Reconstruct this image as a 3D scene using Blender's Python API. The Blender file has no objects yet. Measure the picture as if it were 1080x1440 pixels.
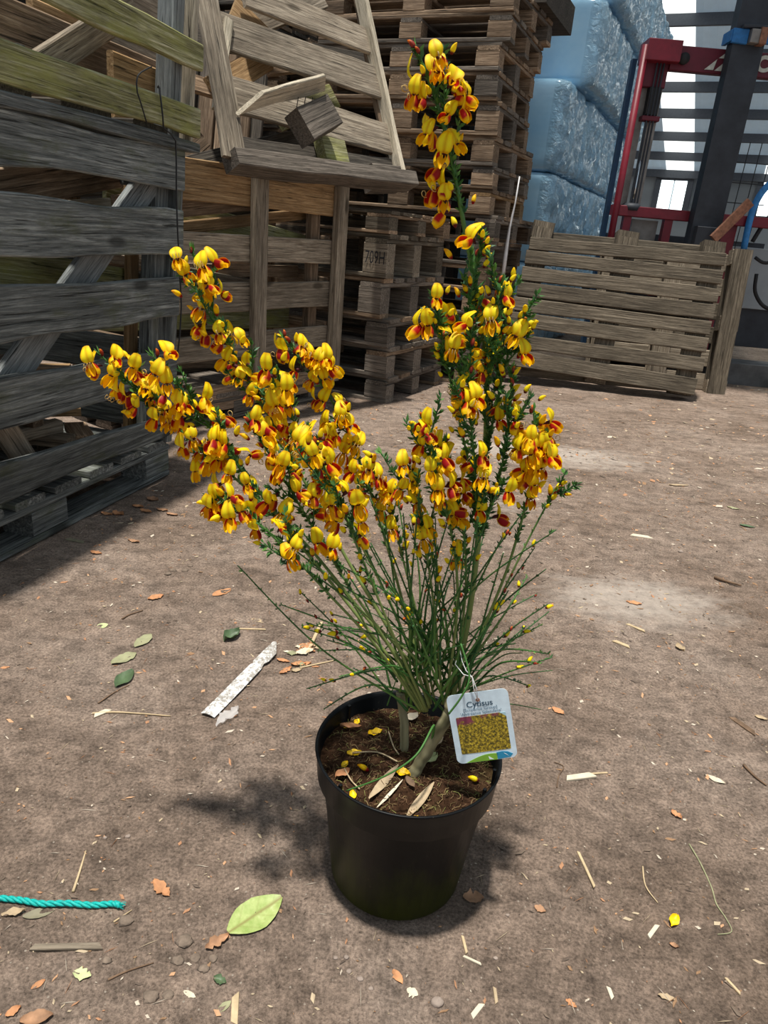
import bpy, math, random
from mathutils import Vector, Matrix, noise
random.seed(7)
V = Vector
SC = bpy.context.scene
COL = SC.collection

# ------------------------------------------------------------------ camera, world, sun, exposure
PITCH, ROLL, FPX, CAMH = math.radians(21.4), math.radians(5.0), 1000.0, 0.88
c_f = V((0, math.cos(PITCH), -math.sin(PITCH)))
u0 = V((0, math.sin(PITCH), math.cos(PITCH))); r0 = V((1, 0, 0))
c_r = math.cos(ROLL) * r0 + math.sin(ROLL) * u0
c_u = math.cos(ROLL) * u0 - math.sin(ROLL) * r0
CAM = V((0, 0, CAMH))
cd = bpy.data.cameras.new('camera'); cam = bpy.data.objects.new('camera', cd); COL.objects.link(cam)
cam.matrix_world = Matrix.Translation(CAM) @ Matrix((c_r, c_u, -c_f)).transposed().to_4x4()
cd.sensor_fit = 'VERTICAL'; cd.sensor_height = 36.0; cd.lens = 36.0 * FPX / 1440.0
cd.clip_start = 0.02; cd.clip_end = 200
SC.camera = cam

w = bpy.data.worlds.new('sky'); SC.world = w; w.use_nodes = True
bg = w.node_tree.nodes['Background']
bg.inputs[0].default_value = (0.80, 0.90, 1.0, 1); bg.inputs[1].default_value = 0.46
sd = bpy.data.lights.new('sun', 'SUN'); sd.energy = 5.3; sd.angle = math.radians(2.6); sd.color = (1, 0.95, 0.87)
sun = bpy.data.objects.new('sun', sd); COL.objects.link(sun)
SUNDIR = V((0.085, 0.085, -1)).normalized()
sun.rotation_euler = SUNDIR.to_track_quat('-Z', 'Y').to_euler()
vs = SC.view_settings
vs.view_transform = 'Standard'; vs.look = 'None'; vs.exposure = 0.0; vs.gamma = 1.0; vs.use_curve_mapping = False

# ------------------------------------------------------------------ helpers
def ray(x, y): return c_f * FPX + c_r * (x - 540) - c_u * (y - 720)
def G(x, y, z=0.0):
    d = ray(x, y); return CAM + d * ((z - CAMH) / d.z)
def AY(x, y, Y):
    d = ray(x, y); return CAM + d * (Y / d.y)
def PL(x, y, p0, n):
    d = ray(x, y); return CAM + d * ((p0 - CAM).dot(n) / d.dot(n))
def rnd(a, b): return random.uniform(a, b)
WM = {}                                    # world matrices of the Empties and parts, kept by name
def link(o, parent=None, world=None):
    COL.objects.link(o)
    world = world if world is not None else Matrix.Identity(4)
    if parent is not None:
        o.parent = parent
        o.matrix_basis = WM[parent.name].inverted() @ world
    else:
        o.matrix_basis = world
    WM[o.name] = world.copy()
    return o
def tag(o, label, cat=None, group=None, kind=None):
    if label: o['label'] = label
    if cat: o['category'] = cat
    if group: o['group'] = group
    if kind: o['kind'] = kind
    return o
def thing(name, label, cat, world, group=None):
    o = bpy.data.objects.new(name, None); o.empty_display_size = 0.05
    if not isinstance(world, Matrix): world = Matrix.Translation(world)
    link(o, None, world); return tag(o, label, cat, group)
def obj(name, me, mat=None, parent=None, world=None):
    o = bpy.data.objects.new(name, me)
    if mat is not None and len(me.materials) == 0: me.materials.append(mat)
    return link(o, parent, world)
def mesh(name, vs_, fs, smooth=False):
    m = bpy.data.meshes.new(name); m.from_pydata([tuple(v) for v in vs_], [], fs); m.update()
    if smooth: m.polygons.foreach_set('use_smooth', [True] * len(m.polygons))
    return m
class MB:
    def __init__(s): s.v = []; s.f = []; s.c = []
    def add(s, vs_, fs, col=None):
        b = len(s.v); s.v += [tuple(v) for v in vs_]; s.f += [tuple(i + b for i in f) for f in fs]
        if col is not None:
            s.c += col if isinstance(col, list) else [col] * len(vs_)
    def box(s, c, sx, sy, sz, rot=None):
        vs_ = [V((x * sx / 2, y * sy / 2, z * sz / 2)) for z in (-1, 1) for y in (-1, 1) for x in (-1, 1)]
        if rot is not None: vs_ = [rot @ v for v in vs_]
        s.add([v + V(c) for v in vs_], [(0, 2, 3, 1), (4, 5, 7, 6), (0, 1, 5, 4), (2, 6, 7, 3), (0, 4, 6, 2), (1, 3, 7, 5)])
    def tube(s, pts, rads, sides=6, col=None, cap=True):
        pts = [V(p) for p in pts]; n = len(pts)
        if not isinstance(rads, (list, tuple)): rads = [rads] * n
        vs_ = []; fs = []; prev = None
        for i, p in enumerate(pts):
            t = (pts[min(i + 1, n - 1)] - pts[max(i - 1, 0)])
            t = t.normalized() if t.length > 1e-9 else V((0, 0, 1))
            if prev is None: a = t.orthogonal().normalized()
            else:
                a = prev - t * prev.dot(t); a = a.normalized() if a.length > 1e-6 else t.orthogonal().normalized()
            prev = a; b = t.cross(a)
            for k in range(sides):
                th = 2 * math.pi * k / sides
                vs_.append(p + (a * math.cos(th) + b * math.sin(th)) * rads[i])
        for i in range(n - 1):
            for k in range(sides):
                k2 = (k + 1) % sides
                fs.append((i * sides + k, i * sides + k2, (i + 1) * sides + k2, (i + 1) * sides + k))
        if cap:
            fs.append(tuple(reversed(range(sides)))); fs.append(tuple((n - 1) * sides + k for k in range(sides)))
        s.add(vs_, fs, col)
    def lathe(s, prof, sides=32, col=None, center=(0, 0, 0)):
        vs_ = []; fs = []; n = len(prof); cx, cy, cz = center
        for r_, z_ in prof:
            for k in range(sides):
                th = 2 * math.pi * k / sides; vs_.append((cx + r_ * math.cos(th), cy + r_ * math.sin(th), cz + z_))
        for i in range(n - 1):
            for k in range(sides):
                k2 = (k + 1) % sides
                fs.append((i * sides + k, i * sides + k2, (i + 1) * sides + k2, (i + 1) * sides + k))
        s.add(vs_, fs, col)
    def mesh(s, name, smooth=False):
        m = mesh(name, s.v, s.f, smooth)
        if s.c and len(s.c) == len(s.v):
            a = m.attributes.new('tint', 'FLOAT_COLOR', 'POINT')
            a.data.foreach_set('color', [x for c in s.c for x in (c[0], c[1], c[2], 1.0)])
        return m
def frame(o, x, y):
    x = V(x).normalized(); y = V(y); y = (y - x * y.dot(x)).normalized(); z = x.cross(y)
    m = Matrix((x, y, z)).transposed().to_4x4(); m.translation = o; return m

# ------------------------------------------------------------------ materials
MATS = {}
def newmat(name):
    m = bpy.data.materials.new(name); m.use_nodes = True; MATS[name] = m
    nt = m.node_tree; return m, nt, nt.nodes['Principled BSDF']
def N(nt, t, **k):
    n = nt.nodes.new(t)
    for a, b in k.items(): setattr(n, a, b)
    return n
def ramp(nt, fac, stops):
    r = N(nt, 'ShaderNodeValToRGB'); e = r.color_ramp.elements
    while len(e) < len(stops): e.new(0.5)
    for i, (p, c) in enumerate(stops):
        e[i].position = p; e[i].color = (c[0], c[1], c[2], 1)
    nt.links.new(fac, r.inputs[0]); return r.outputs[0]
def mix(nt, fac, a, b, mode='MIX'):
    m = N(nt, 'ShaderNodeMix', data_type='RGBA', blend_type=mode)
    for i, s in ((0, fac), (6, a), (7, b)):
        if isinstance(s, (float, int)): m.inputs[i].default_value = s
        elif isinstance(s, tuple): m.inputs[i].default_value = (s[0], s[1], s[2], 1)
        else: nt.links.new(s, m.inputs[i])
    return m.outputs[2]
def tex(nt, vec, scale, detail=4.0, rough=0.6, dist=0.0):
    n = N(nt, 'ShaderNodeTexNoise'); n.inputs['Scale'].default_value = scale
    n.inputs['Detail'].default_value = detail; n.inputs['Roughness'].default_value = rough; n.inputs['Distortion'].default_value = dist
    nt.links.new(vec, n.inputs['Vector']); return n.outputs[0]
def mapping(nt, vec, scale):
    m = N(nt, 'ShaderNodeMapping'); m.inputs['Scale'].default_value = scale; nt.links.new(vec, m.inputs['Vector']); return m.outputs[0]
def math_(nt, op, a, b=0.0, c=None):
    m = N(nt, 'ShaderNodeMath', operation=op)
    for i, s in enumerate((a, b) if c is None else (a, b, c)):
        if isinstance(s, (float, int)): m.inputs[i].default_value = s
        else: nt.links.new(s, m.inputs[i])
    return m.outputs[0]
def bump(nt, bs, h, strength, dist=0.01):
    b = N(nt, 'ShaderNodeBump'); b.inputs['Strength'].default_value = strength; b.inputs['Distance'].default_value = dist
    nt.links.new(h, b.inputs['Height']); nt.links.new(b.outputs[0], bs.inputs['Normal'])
def objvec(nt):
    tc = N(nt, 'ShaderNodeTexCoord'); oi = N(nt, 'ShaderNodeObjectInfo')
    s = N(nt, 'ShaderNodeVectorMath', operation='SCALE'); s.inputs[0].default_value = (37.0, 17.0, 29.0)
    nt.links.new(oi.outputs['Random'], s.inputs['Scale'])
    a = N(nt, 'ShaderNodeVectorMath', operation='ADD')
    nt.links.new(tc.outputs['Object'], a.inputs[0]); nt.links.new(s.outputs[0], a.inputs[1])
    return a.outputs[0], oi.outputs['Random'], tc.outputs['Object']
def wood(name, dark, mid, light, moss=None, moss_amt=0.0, knots=True, vary=0.35, grain=1.0):
    m, nt, bs = newmat(name)
    vec, rn, _ = objvec(nt)
    g1 = tex(nt, mapping(nt, vec, (1.8, 48 * grain, 48 * grain)), 2.2, 8, 0.7, 0.7)
    c = ramp(nt, g1, [(0.32, dark), (0.5, mid), (0.66, light)])
    ck = tex(nt, mapping(nt, vec, (1.6, 75 * grain, 75 * grain)), 1.9, 4, 0.6, 1.2)
    ckm = ramp(nt, ck, [(0.34, (0.22,) * 3), (0.40, (1,) * 3)])
    c = mix(nt, 1.0, c, ckm, 'MULTIPLY')
    fine = tex(nt, mapping(nt, vec, (9, 150, 150)), 2.0, 4, 0.7)
    c = mix(nt, 1.0, c, ramp(nt, fine, [(0.28, (0.62,) * 3), (0.5, (1.0,) * 3), (0.72, (1.35,) * 3)]), 'MULTIPLY')
    st = tex(nt, mapping(nt, vec, (1.0, 2.0, 2.0)), 3.0, 5, 0.6)
    c = mix(nt, ramp(nt, st, [(0.35, (0.55,) * 3), (0.65, (1.15,) * 3)]), (0, 0, 0), c, 'MIX') if False else mix(nt, 1.0, c, ramp(nt, st, [(0.30, (0.62,) * 3), (0.70, (1.12,) * 3)]), 'MULTIPLY')
    if moss:
        ms = tex(nt, mapping(nt, vec, (1.0, 3.0, 3.0)), 5.0, 8, 0.7)
        f = ramp(nt, ms, [(0.62 - moss_amt * 0.45, (0,) * 3), (0.78 - moss_amt * 0.35, (1,) * 3)])
        c = mix(nt, math_(nt, 'MULTIPLY', f, 0.8), c, moss)
    if knots:
        vo = N(nt, 'ShaderNodeTexVoronoi'); vo.inputs['Scale'].default_value = 1.0
        nt.links.new(mapping(nt, vec, (2.4, 7.0, 2.0)), vo.inputs['Vector'])
        k = ramp(nt, vo.outputs['Distance'], [(0.07, (1,) * 3), (0.13, (0,) * 3)])
        c = mix(nt, math_(nt, 'MULTIPLY', k, 0.75), c, (dark[0] * .35, dark[1] * .33, dark[2] * .3))
    br = math_(nt, 'MULTIPLY_ADD', rn, vary * 2, 1.0 - vary)
    cb = N(nt, 'ShaderNodeCombineColor')
    for i in range(3): nt.links.new(br, cb.inputs[i])
    c = mix(nt, 1.0, c, cb.outputs[0], 'MULTIPLY')
    nt.links.new(c, bs.inputs['Base Color'])
    bs.inputs['Roughness'].default_value = 0.85; bs.inputs['Specular IOR Level'].default_value = 0.25
    bump(nt, bs, math_(nt, 'ADD', g1, math_(nt, 'MULTIPLY', ckm, 0.35)), 0.8, 0.006)
    return m
wood('w_grey', (0.060, 0.068, 0.068), (0.165, 0.178, 0.172), (0.36, 0.38, 0.36), (0.09, 0.10, 0.045), 0.22)
wood('w_green', (0.15, 0.145, 0.06), (0.33, 0.32, 0.15), (0.62, 0.60, 0.40), (0.36, 0.37, 0.10), 0.32, knots=False, vary=0.12)
wood('w_tan', (0.15, 0.12, 0.085), (0.31, 0.255, 0.19), (0.50, 0.43, 0.33), vary=0.2)
wood('w_brown', (0.13, 0.088, 0.052), (0.29, 0.20, 0.13), (0.50, 0.37, 0.25), knots=False)
wood('w_palletgrey', (0.09, 0.075, 0.06), (0.19, 0.16, 0.13), (0.33, 0.28, 0.23), knots=False, vary=0.3)
wood('w_orange', (0.26, 0.15, 0.065), (0.43, 0.27, 0.13), (0.60, 0.41, 0.22), knots=False)
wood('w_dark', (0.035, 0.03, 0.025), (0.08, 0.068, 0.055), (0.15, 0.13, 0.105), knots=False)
wood('w_lean', (0.07, 0.056, 0.04), (0.155, 0.127, 0.092), (0.28, 0.235, 0.175), knots=False, vary=0.15)
wood('w_cream', (0.38, 0.33, 0.24), (0.56, 0.49, 0.37), (0.72, 0.64, 0.50), knots=False, vary=0.15)
wood('w_bluegrey', (0.15, 0.165, 0.165), (0.25, 0.27, 0.27), (0.37, 0.39, 0.38), knots=False, vary=0.1)

def plain(name, col, rough=0.6, metal=0.0, spec=0.5, bumpy=0.0, bscale=40, vary=0.0):
    m, nt, bs = newmat(name)
    bs.inputs['Base Color'].default_value = (*col, 1); bs.inputs['Roughness'].default_value = rough
    bs.inputs['Metallic'].default_value = metal; bs.inputs['Specular IOR Level'].default_value = spec
    vec, rn, _ = objvec(nt)
    n = tex(nt, vec, bscale, 5, 0.6)
    lo = tuple(c * (1 - max(vary, 0.12)) for c in col); hi = tuple(min(1, c * (1 + max(vary, 0.12))) for c in col)
    nt.links.new(ramp(nt, n, [(0.3, lo), (0.7, hi)]), bs.inputs['Base Color'])
    if bumpy: bump(nt, bs, n, bumpy, 0.004)
    return m
plain('red_paint', (0.20, 0.008, 0.022), 0.45, vary=0.25, bscale=12)
plain('red_beam', (0.13, 0.008, 0.022), 0.55, vary=0.2, bscale=12)
plain('dark_steel', (0.035, 0.04, 0.05), 0.6, 0.2, vary=0.3, bscale=9)
plain('grey_steel', (0.26, 0.24, 0.22), 0.5, 0.3, vary=0.3, bscale=10)
plain('chrome', (0.6, 0.65, 0.7), 0.2, 1.0)
plain('black_rubber', (0.015, 0.015, 0.016), 0.7)
plain('blue_web', (0.02, 0.16, 0.42), 0.6, vary=0.2)
plain('dark_blue', (0.01, 0.05, 0.12), 0.6, vary=0.2)
plain('blue_hose', (0.03, 0.22, 0.55), 0.5, vary=0.2)
plain('rusty', (0.27, 0.12, 0.07), 0.8, vary=0.4)
plain('white_paint', (0.62, 0.62, 0.55), 0.6, vary=0.2)
plain('ink', (0.02, 0.02, 0.025), 0.8)
plain('wire_black', (0.012, 0.013, 0.015), 0.5)
plain('nail', (0.05, 0.04, 0.035), 0.6, 0.4)
plain('sheet', (0.50, 0.66, 0.82), 0.6, vary=0.06, bscale=2)
plain('steel_purlin', (0.11, 0.12, 0.14), 0.6, 0.2)
plain('concrete_wall', (0.33, 0.36, 0.38), 0.8, vary=0.15, bscale=3)
plain('dark_kerb', (0.12, 0.12, 0.12), 0.9, vary=0.4, bscale=8, bumpy=0.5)
plain('gloom_wall', (0.012, 0.011, 0.010), 0.9, spec=0.05, vary=0.3, bscale=3)  # shade put into the colour: near-black for the added wall
plain('teal_rope', (0.0, 0.40, 0.36), 0.6, vary=0.3, bscale=300)
plain('string_white', (0.75, 0.75, 0.75), 0.5)
plain('tag_white', (0.66, 0.80, 0.90), 0.35, vary=0.02, bscale=60)
plain('tag_green', (0.20, 0.42, 0.04), 0.4); plain('tag_blue', (0.02, 0.27, 0.48), 0.4)
plain('tag_text', (0.03, 0.08, 0.13), 0.5); plain('tag_text2', (0.15, 0.24, 0.32), 0.5); plain('tag_pale', (0.80, 0.90, 0.94), 0.4)
plain('leaf_dry', (0.36, 0.20, 0.11), 0.8, vary=0.35, bscale=60)
plain('leaf_orange', (0.50, 0.24, 0.11), 0.8, vary=0.3, bscale=60)
plain('leaf_tan', (0.42, 0.32, 0.20), 0.8, vary=0.25, bscale=60)
plain('leaf_khaki', (0.30, 0.30, 0.17), 0.8, vary=0.2, bscale=50)
plain('leaf_grey', (0.22, 0.20, 0.13), 0.7, vary=0.2, bscale=50)
plain('leaf_green', (0.08, 0.13, 0.06), 0.5, vary=0.3, bscale=50)
plain('leaf_pale', (0.50, 0.55, 0.28), 0.6, vary=0.2, bscale=60)
plain('straw', (0.52, 0.40, 0.24), 0.8, vary=0.2, bscale=60)
plain('bark', (0.16, 0.10, 0.06), 0.9, vary=0.4, bscale=60)
plain('stone_grey', (0.30, 0.24, 0.20), 0.8, vary=0.25, bscale=60, bumpy=0.4)
plain('petal_fallen', (0.85, 0.55, 0.0), 0.5, vary=0.1)
plain('wood_chip_pale', (0.62, 0.55, 0.42), 0.8, vary=0.15, bscale=60)
plain('soil_clod', (0.19, 0.145, 0.11), 0.95, vary=0.3, bscale=90, bumpy=0.8)
def attr_mat(name, transl=0.0, rough=0.55):
    m, nt, bs = newmat(name)
    at = N(nt, 'ShaderNodeAttribute', attribute_name='tint')
    nt.links.new(at.outputs['Color'], bs.inputs['Base Color']); bs.inputs['Roughness'].default_value = rough
    bs.inputs['Specular IOR Level'].default_value = 0.3
    if transl:
        tr = N(nt, 'ShaderNodeBsdfTranslucent'); nt.links.new(at.outputs['Color'], tr.inputs['Color'])
        mx = N(nt, 'ShaderNodeMixShader'); mx.inputs[0].default_value = transl
        out = nt.nodes['Material Output']
        nt.links.new(bs.outputs[0], mx.inputs[1]); nt.links.new(tr.outputs[0], mx.inputs[2]); nt.links.new(mx.outputs[0], out.inputs[0])
    return m
attr_mat('petal', 0.28); attr_mat('leaf_attr', 0.2, 0.45); attr_mat('stem_attr', 0, 0.5); attr_mat('litter_attr', 0, 0.85)
def film_mat():
    m, nt, bs = newmat('wrap_film')
    vec, rn, oc = objvec(nt)
    n = tex(nt, vec, 3.0, 4, 0.6)
    nt.links.new(ramp(nt, n, [(0.3, (0.34, 0.64, 0.90)), (0.7, (0.50, 0.78, 0.96))]), bs.inputs['Base Color'])
    bs.inputs['Roughness'].default_value = 0.16; bs.inputs['Coat Weight'].default_value = 0.8; bs.inputs['Coat Roughness'].default_value = 0.08
    sx = N(nt, 'ShaderNodeSeparateXYZ'); nt.links.new(oc, sx.inputs[0])
    msk = ramp(nt, math_(nt, 'ADD', math_(nt, 'MULTIPLY', math_(nt, 'SUBTRACT', sx.outputs[0], 0.50), 8.0), 0.5), [(0.15, (0,) * 3), (0.6, (1,) * 3)])
    rip = tex(nt, mapping(nt, vec, (10, 16, 13)), 2.0, 5, 0.62, 0.6)
    fla = tex(nt, mapping(nt, vec, (3, 3, 9)), 1.5, 3, 0.5)
    bump(nt, bs, math_(nt, 'ADD', math_(nt, 'MULTIPLY', rip, msk), math_(nt, 'MULTIPLY', fla, 0.06)), 0.9, 0.04)
film_mat()
def glass_mat():
    m, nt, bs = newmat('translucent_sheet')
    out = nt.nodes['Material Output']
    tr = N(nt, 'ShaderNodeBsdfTranslucent'); tr.inputs[0].default_value = (0.93, 0.98, 0.98, 1)
    tp = N(nt, 'ShaderNodeBsdfTransparent'); tp.inputs[0].default_value = (0.9, 0.97, 0.98, 1)
    mx = N(nt, 'ShaderNodeMixShader'); mx.inputs[0].default_value = 0.25
    nt.links.new(tr.outputs[0], mx.inputs[1]); nt.links.new(tp.outputs[0], mx.inputs[2]); nt.links.new(mx.outputs[0], out.inputs[0])
    m, nt, bs = newmat('lit_pane')
    bs.inputs['Base Color'].default_value = (0.8, 0.9, 0.9, 1)
    bs.inputs['Emission Color'].default_value = (0.90, 1.0, 1.0, 1); bs.inputs['Emission Strength'].default_value = 2.2
glass_mat()
def sheet_glow():
    m = MATS['sheet']; nt = m.node_tree; bs = nt.nodes['Principled BSDF']; out = nt.nodes['Material Output']
    tr = N(nt, 'ShaderNodeBsdfTranslucent'); tr.inputs[0].default_value = (0.45, 0.58, 0.70, 1)
    mx = N(nt, 'ShaderNodeMixShader'); mx.inputs[0].default_value = 0.13
    nt.links.new(bs.outputs[0], mx.inputs[1]); nt.links.new(tr.outputs[0], mx.inputs[2]); nt.links.new(mx.outputs[0], out.inputs[0])
sheet_glow()
def clear_film():
    m, nt, bs = newmat('clear_scrap')
    bs.inputs['Base Color'].default_value = (0.75, 0.72, 0.70, 1); bs.inputs['Roughness'].default_value = 0.25
    bs.inputs['Alpha'].default_value = 0.55
clear_film()
def pot_mat():
    m, nt, bs = newmat('pot_plastic')
    vec, rn, oc = objvec(nt)
    sx = N(nt, 'ShaderNodeSeparateXYZ'); nt.links.new(oc, sx.inputs[0])
    n = tex(nt, mapping(nt, oc, (9, 9, 4)), 2.5, 6, 0.65)
    hgt = math_(nt, 'SUBTRACT', 1.0, math_(nt, 'MULTIPLY', sx.outputs[2], 8.0))
    f = math_(nt, 'MULTIPLY', ramp(nt, math_(nt, 'ADD', math_(nt, 'MULTIPLY', hgt, 0.55), n), [(0.55, (0,) * 3), (1.0, (1,) * 3)]), 0.85)
    speck = tex(nt, oc, 260, 2, 0.5)
    c = mix(nt, f, (0.006, 0.007, 0.008), (0.040, 0.055, 0.005))
    c = mix(nt, math_(nt, 'MULTIPLY', ramp(nt, speck, [(0.70, (0,) * 3), (0.76, (1,) * 3)]), 0.35), c, (0.14, 0.12, 0.09))
    nt.links.new(c, bs.inputs['Base Color']); bs.inputs['Roughness'].default_value = 0.36
    bs.inputs['Specular IOR Level'].default_value = 0.14
pot_mat()
def soil_mat():
    m, nt, bs = newmat('soil')
    vec, rn, oc = objvec(nt)
    n = tex(nt, oc, 90, 8, 0.7); n2 = tex(nt, oc, 16, 4, 0.6)
    c = ramp(nt, n, [(0.3, (0.018, 0.009, 0.005)), (0.55, (0.075, 0.038, 0.02)), (0.75, (0.16, 0.09, 0.05))])
    c = mix(nt, math_(nt, 'MULTIPLY', ramp(nt, n2, [(0.6, (0,) * 3), (0.72, (1,) * 3)]), 0.45), c, (0.16, 0.13, 0.05))
    nt.links.new(c, bs.inputs['Base Color']); bs.inputs['Roughness'].default_value = 1.0; bs.inputs['Specular IOR Level'].default_value = 0.1
    bump(nt, bs, n, 1.0, 0.008)
soil_mat()
def ground_mat():
    m, nt, bs = newmat('dirt')
    tc = N(nt, 'ShaderNodeTexCoord'); oc = tc.outputs['Object']
    n1 = tex(nt, oc, 2.1, 8, 0.62, 0.3); n2 = tex(nt, oc, 26, 8, 0.72); n3 = tex(nt, oc, 210, 5, 0.7)
    c = ramp(nt, n1, [(0.32, (0.20, 0.146, 0.110)), (0.50, (0.275, 0.207, 0.162)), (0.70, (0.35, 0.275, 0.223))])
    c = mix(nt, 0.75, c, ramp(nt, n2, [(0.32, (0.45,) * 3), (0.5, (0.97,) * 3), (0.68, (1.35,) * 3)]), 'MULTIPLY')
    c = mix(nt, 0.8, c, ramp(nt, n3, [(0.32, (0.35,) * 3), (0.5, (1.0,) * 3), (0.68, (1.7,) * 3)]), 'MULTIPLY')
    n4 = tex(nt, mapping(nt, oc, (1, 2.2, 1)), 7.5, 7, 0.7, 0.6)
    c = mix(nt, 0.85, c, ramp(nt, n4, [(0.34, (0.62,) * 3), (0.5, (1.0,) * 3), (0.66, (1.28,) * 3)]), 'MULTIPLY')
    # pale dusty patches trodden across the middle of the yard
    tot = None
    for (x, y, rx, ry, a) in ((0.72, 1.75, 0.55, 0.32, 1.0), (0.70, 3.15, 1.1, 0.42, 1.0), (1.25, 1.75, 0.4, 0.3, 0.7), (0.45, 2.4, 0.5, 0.5, 0.6)):
        mp = N(nt, 'ShaderNodeMapping'); mp.inputs['Location'].default_value = (-x / rx, -y / ry, 0); mp.inputs['Scale'].default_value = (1 / rx, 1 / ry, 0)
        nt.links.new(oc, mp.inputs['Vector'])
        ln = N(nt, 'ShaderNodeVectorMath', operation='LENGTH'); nt.links.new(mp.outputs[0], ln.inputs[0])
        v = math_(nt, 'MULTIPLY', ramp(nt, ln.outputs['Value'], [(0.0, (1,) * 3), (1.15, (0,) * 3)]), a)
        tot = v if tot is None else math_(nt, 'MAXIMUM', tot, v)
    dn = tex(nt, mapping(nt, oc, (1.5, 3.4, 1)), 2.9, 10, 0.78, 0.9)
    d = math_(nt, 'MULTIPLY', ramp(nt, math_(nt, 'MULTIPLY', tot, dn), [(0.22, (0,) * 3), (0.40, (1,) * 3)]), 0.8)
    c = mix(nt, d, c, mix(nt, 0.6, (0.54, 0.465, 0.40), ramp(nt, n2, [(0.32, (0.55,) * 3), (0.5, (1.0,) * 3), (0.68, (1.3,) * 3)]), 'MULTIPLY'))
    # pale grit
    vo = N(nt, 'ShaderNodeTexVoronoi'); vo.inputs['Scale'].default_value = 95; nt.links.new(oc, vo.inputs['Vector'])
    sp = ramp(nt, vo.outputs['Distance'], [(0.10, (1,) * 3), (0.16, (0,) * 3)])
    sel = N(nt, 'ShaderNodeSeparateColor'); nt.links.new(vo.outputs['Color'], sel.inputs[0])
    sp = math_(nt, 'MULTIPLY', sp, ramp(nt, sel.outputs[0], [(0.72, (0,) * 3), (0.76, (1,) * 3)]))
    c = mix(nt, math_(nt, 'MULTIPLY', sp, 0.8), c, (0.52, 0.45, 0.37))
    nt.links.new(c, bs.inputs['Base Color']); bs.inputs['Roughness'].default_value = 0.95; bs.inputs['Specular IOR Level'].default_value = 0.15
    h = math_(nt, 'ADD', math_(nt, 'MULTIPLY', n2, 1.0), math_(nt, 'MULTIPLY', n3, 0.35))
    bump(nt, bs, h, 1.0, 0.016)
ground_mat()
def print_mat():
    m, nt, bs = newmat('printed_picture')
    tc = N(nt, 'ShaderNodeTexCoord'); oc = tc.outputs['Object']
    n = tex(nt, oc, 300, 5, 0.8); n2 = tex(nt, oc, 40, 5, 0.6, 0.5); n3 = tex(nt, oc, 55, 4, 0.5)
    c = ramp(nt, n, [(0.38, (0.02, 0.03, 0.008)), (0.47, (0.17, 0.12, 0.015)), (0.56, (0.46, 0.33, 0.02)), (0.66, (0.80, 0.62, 0.08))])
    sx = N(nt, 'ShaderNodeSeparateXYZ'); nt.links.new(oc, sx.inputs[0])
    X, Y = sx.outputs[0], sx.outputs[1]
    top = ramp(nt, math_(nt, 'ADD', math_(nt, 'MULTIPLY', Y, 30.0), math_(nt, 'MULTIPLY', X, -6.0)), [(0.22, (0,) * 3), (0.36, (1,) * 3)])
    mag = math_(nt, 'MULTIPLY', top, ramp(nt, n3, [(0.50, (0,) * 3), (0.56, (1,) * 3)]))
    c = mix(nt, mag, c, mix(nt, n, (0.05, 0.01, 0.02), (0.38, 0.07, 0.13)))
    sky = ramp(nt, math_(nt, 'ADD', math_(nt, 'ADD', math_(nt, 'MULTIPLY', X, 20.0), math_(nt, 'MULTIPLY', Y, 20.0)), math_(nt, 'MULTIPLY', n2, 0.3)), [(0.985, (0,) * 3), (1.0, (1,) * 3)])
    c = mix(nt, sky, c, (0.42, 0.62, 0.68))
    gr = ramp(nt, math_(nt, 'ADD', math_(nt, 'MULTIPLY', Y, -24.0), n2), [(1.08, (0,) * 3), (1.16, (1,) * 3)])
    c = mix(nt, gr, c, mix(nt, n, (0.01, 0.05, 0.01), (0.15, 0.36, 0.06)))
    nt.links.new(c, bs.inputs['Base Color']); bs.inputs['Roughness'].default_value = 0.4
print_mat()
def strip_mat():
    m, nt, bs = newmat('dirty_white')
    vec, rn, oc = objvec(nt)
    n = tex(nt, oc, 130, 8, 0.75); n2 = tex(nt, oc, 14, 3, 0.5)
    f = math_(nt, 'MULTIPLY', ramp(nt, math_(nt, 'ADD', n, math_(nt, 'MULTIPLY', n2, 0.35)), [(0.62, (0,) * 3), (0.74, (1,) * 3)]), 0.85)
    nt.links.new(mix(nt, f, (0.74, 0.74, 0.73), (0.22, 0.19, 0.15)), bs.inputs['Base Color']); bs.inputs['Roughness'].default_value = 0.5
strip_mat()
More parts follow.
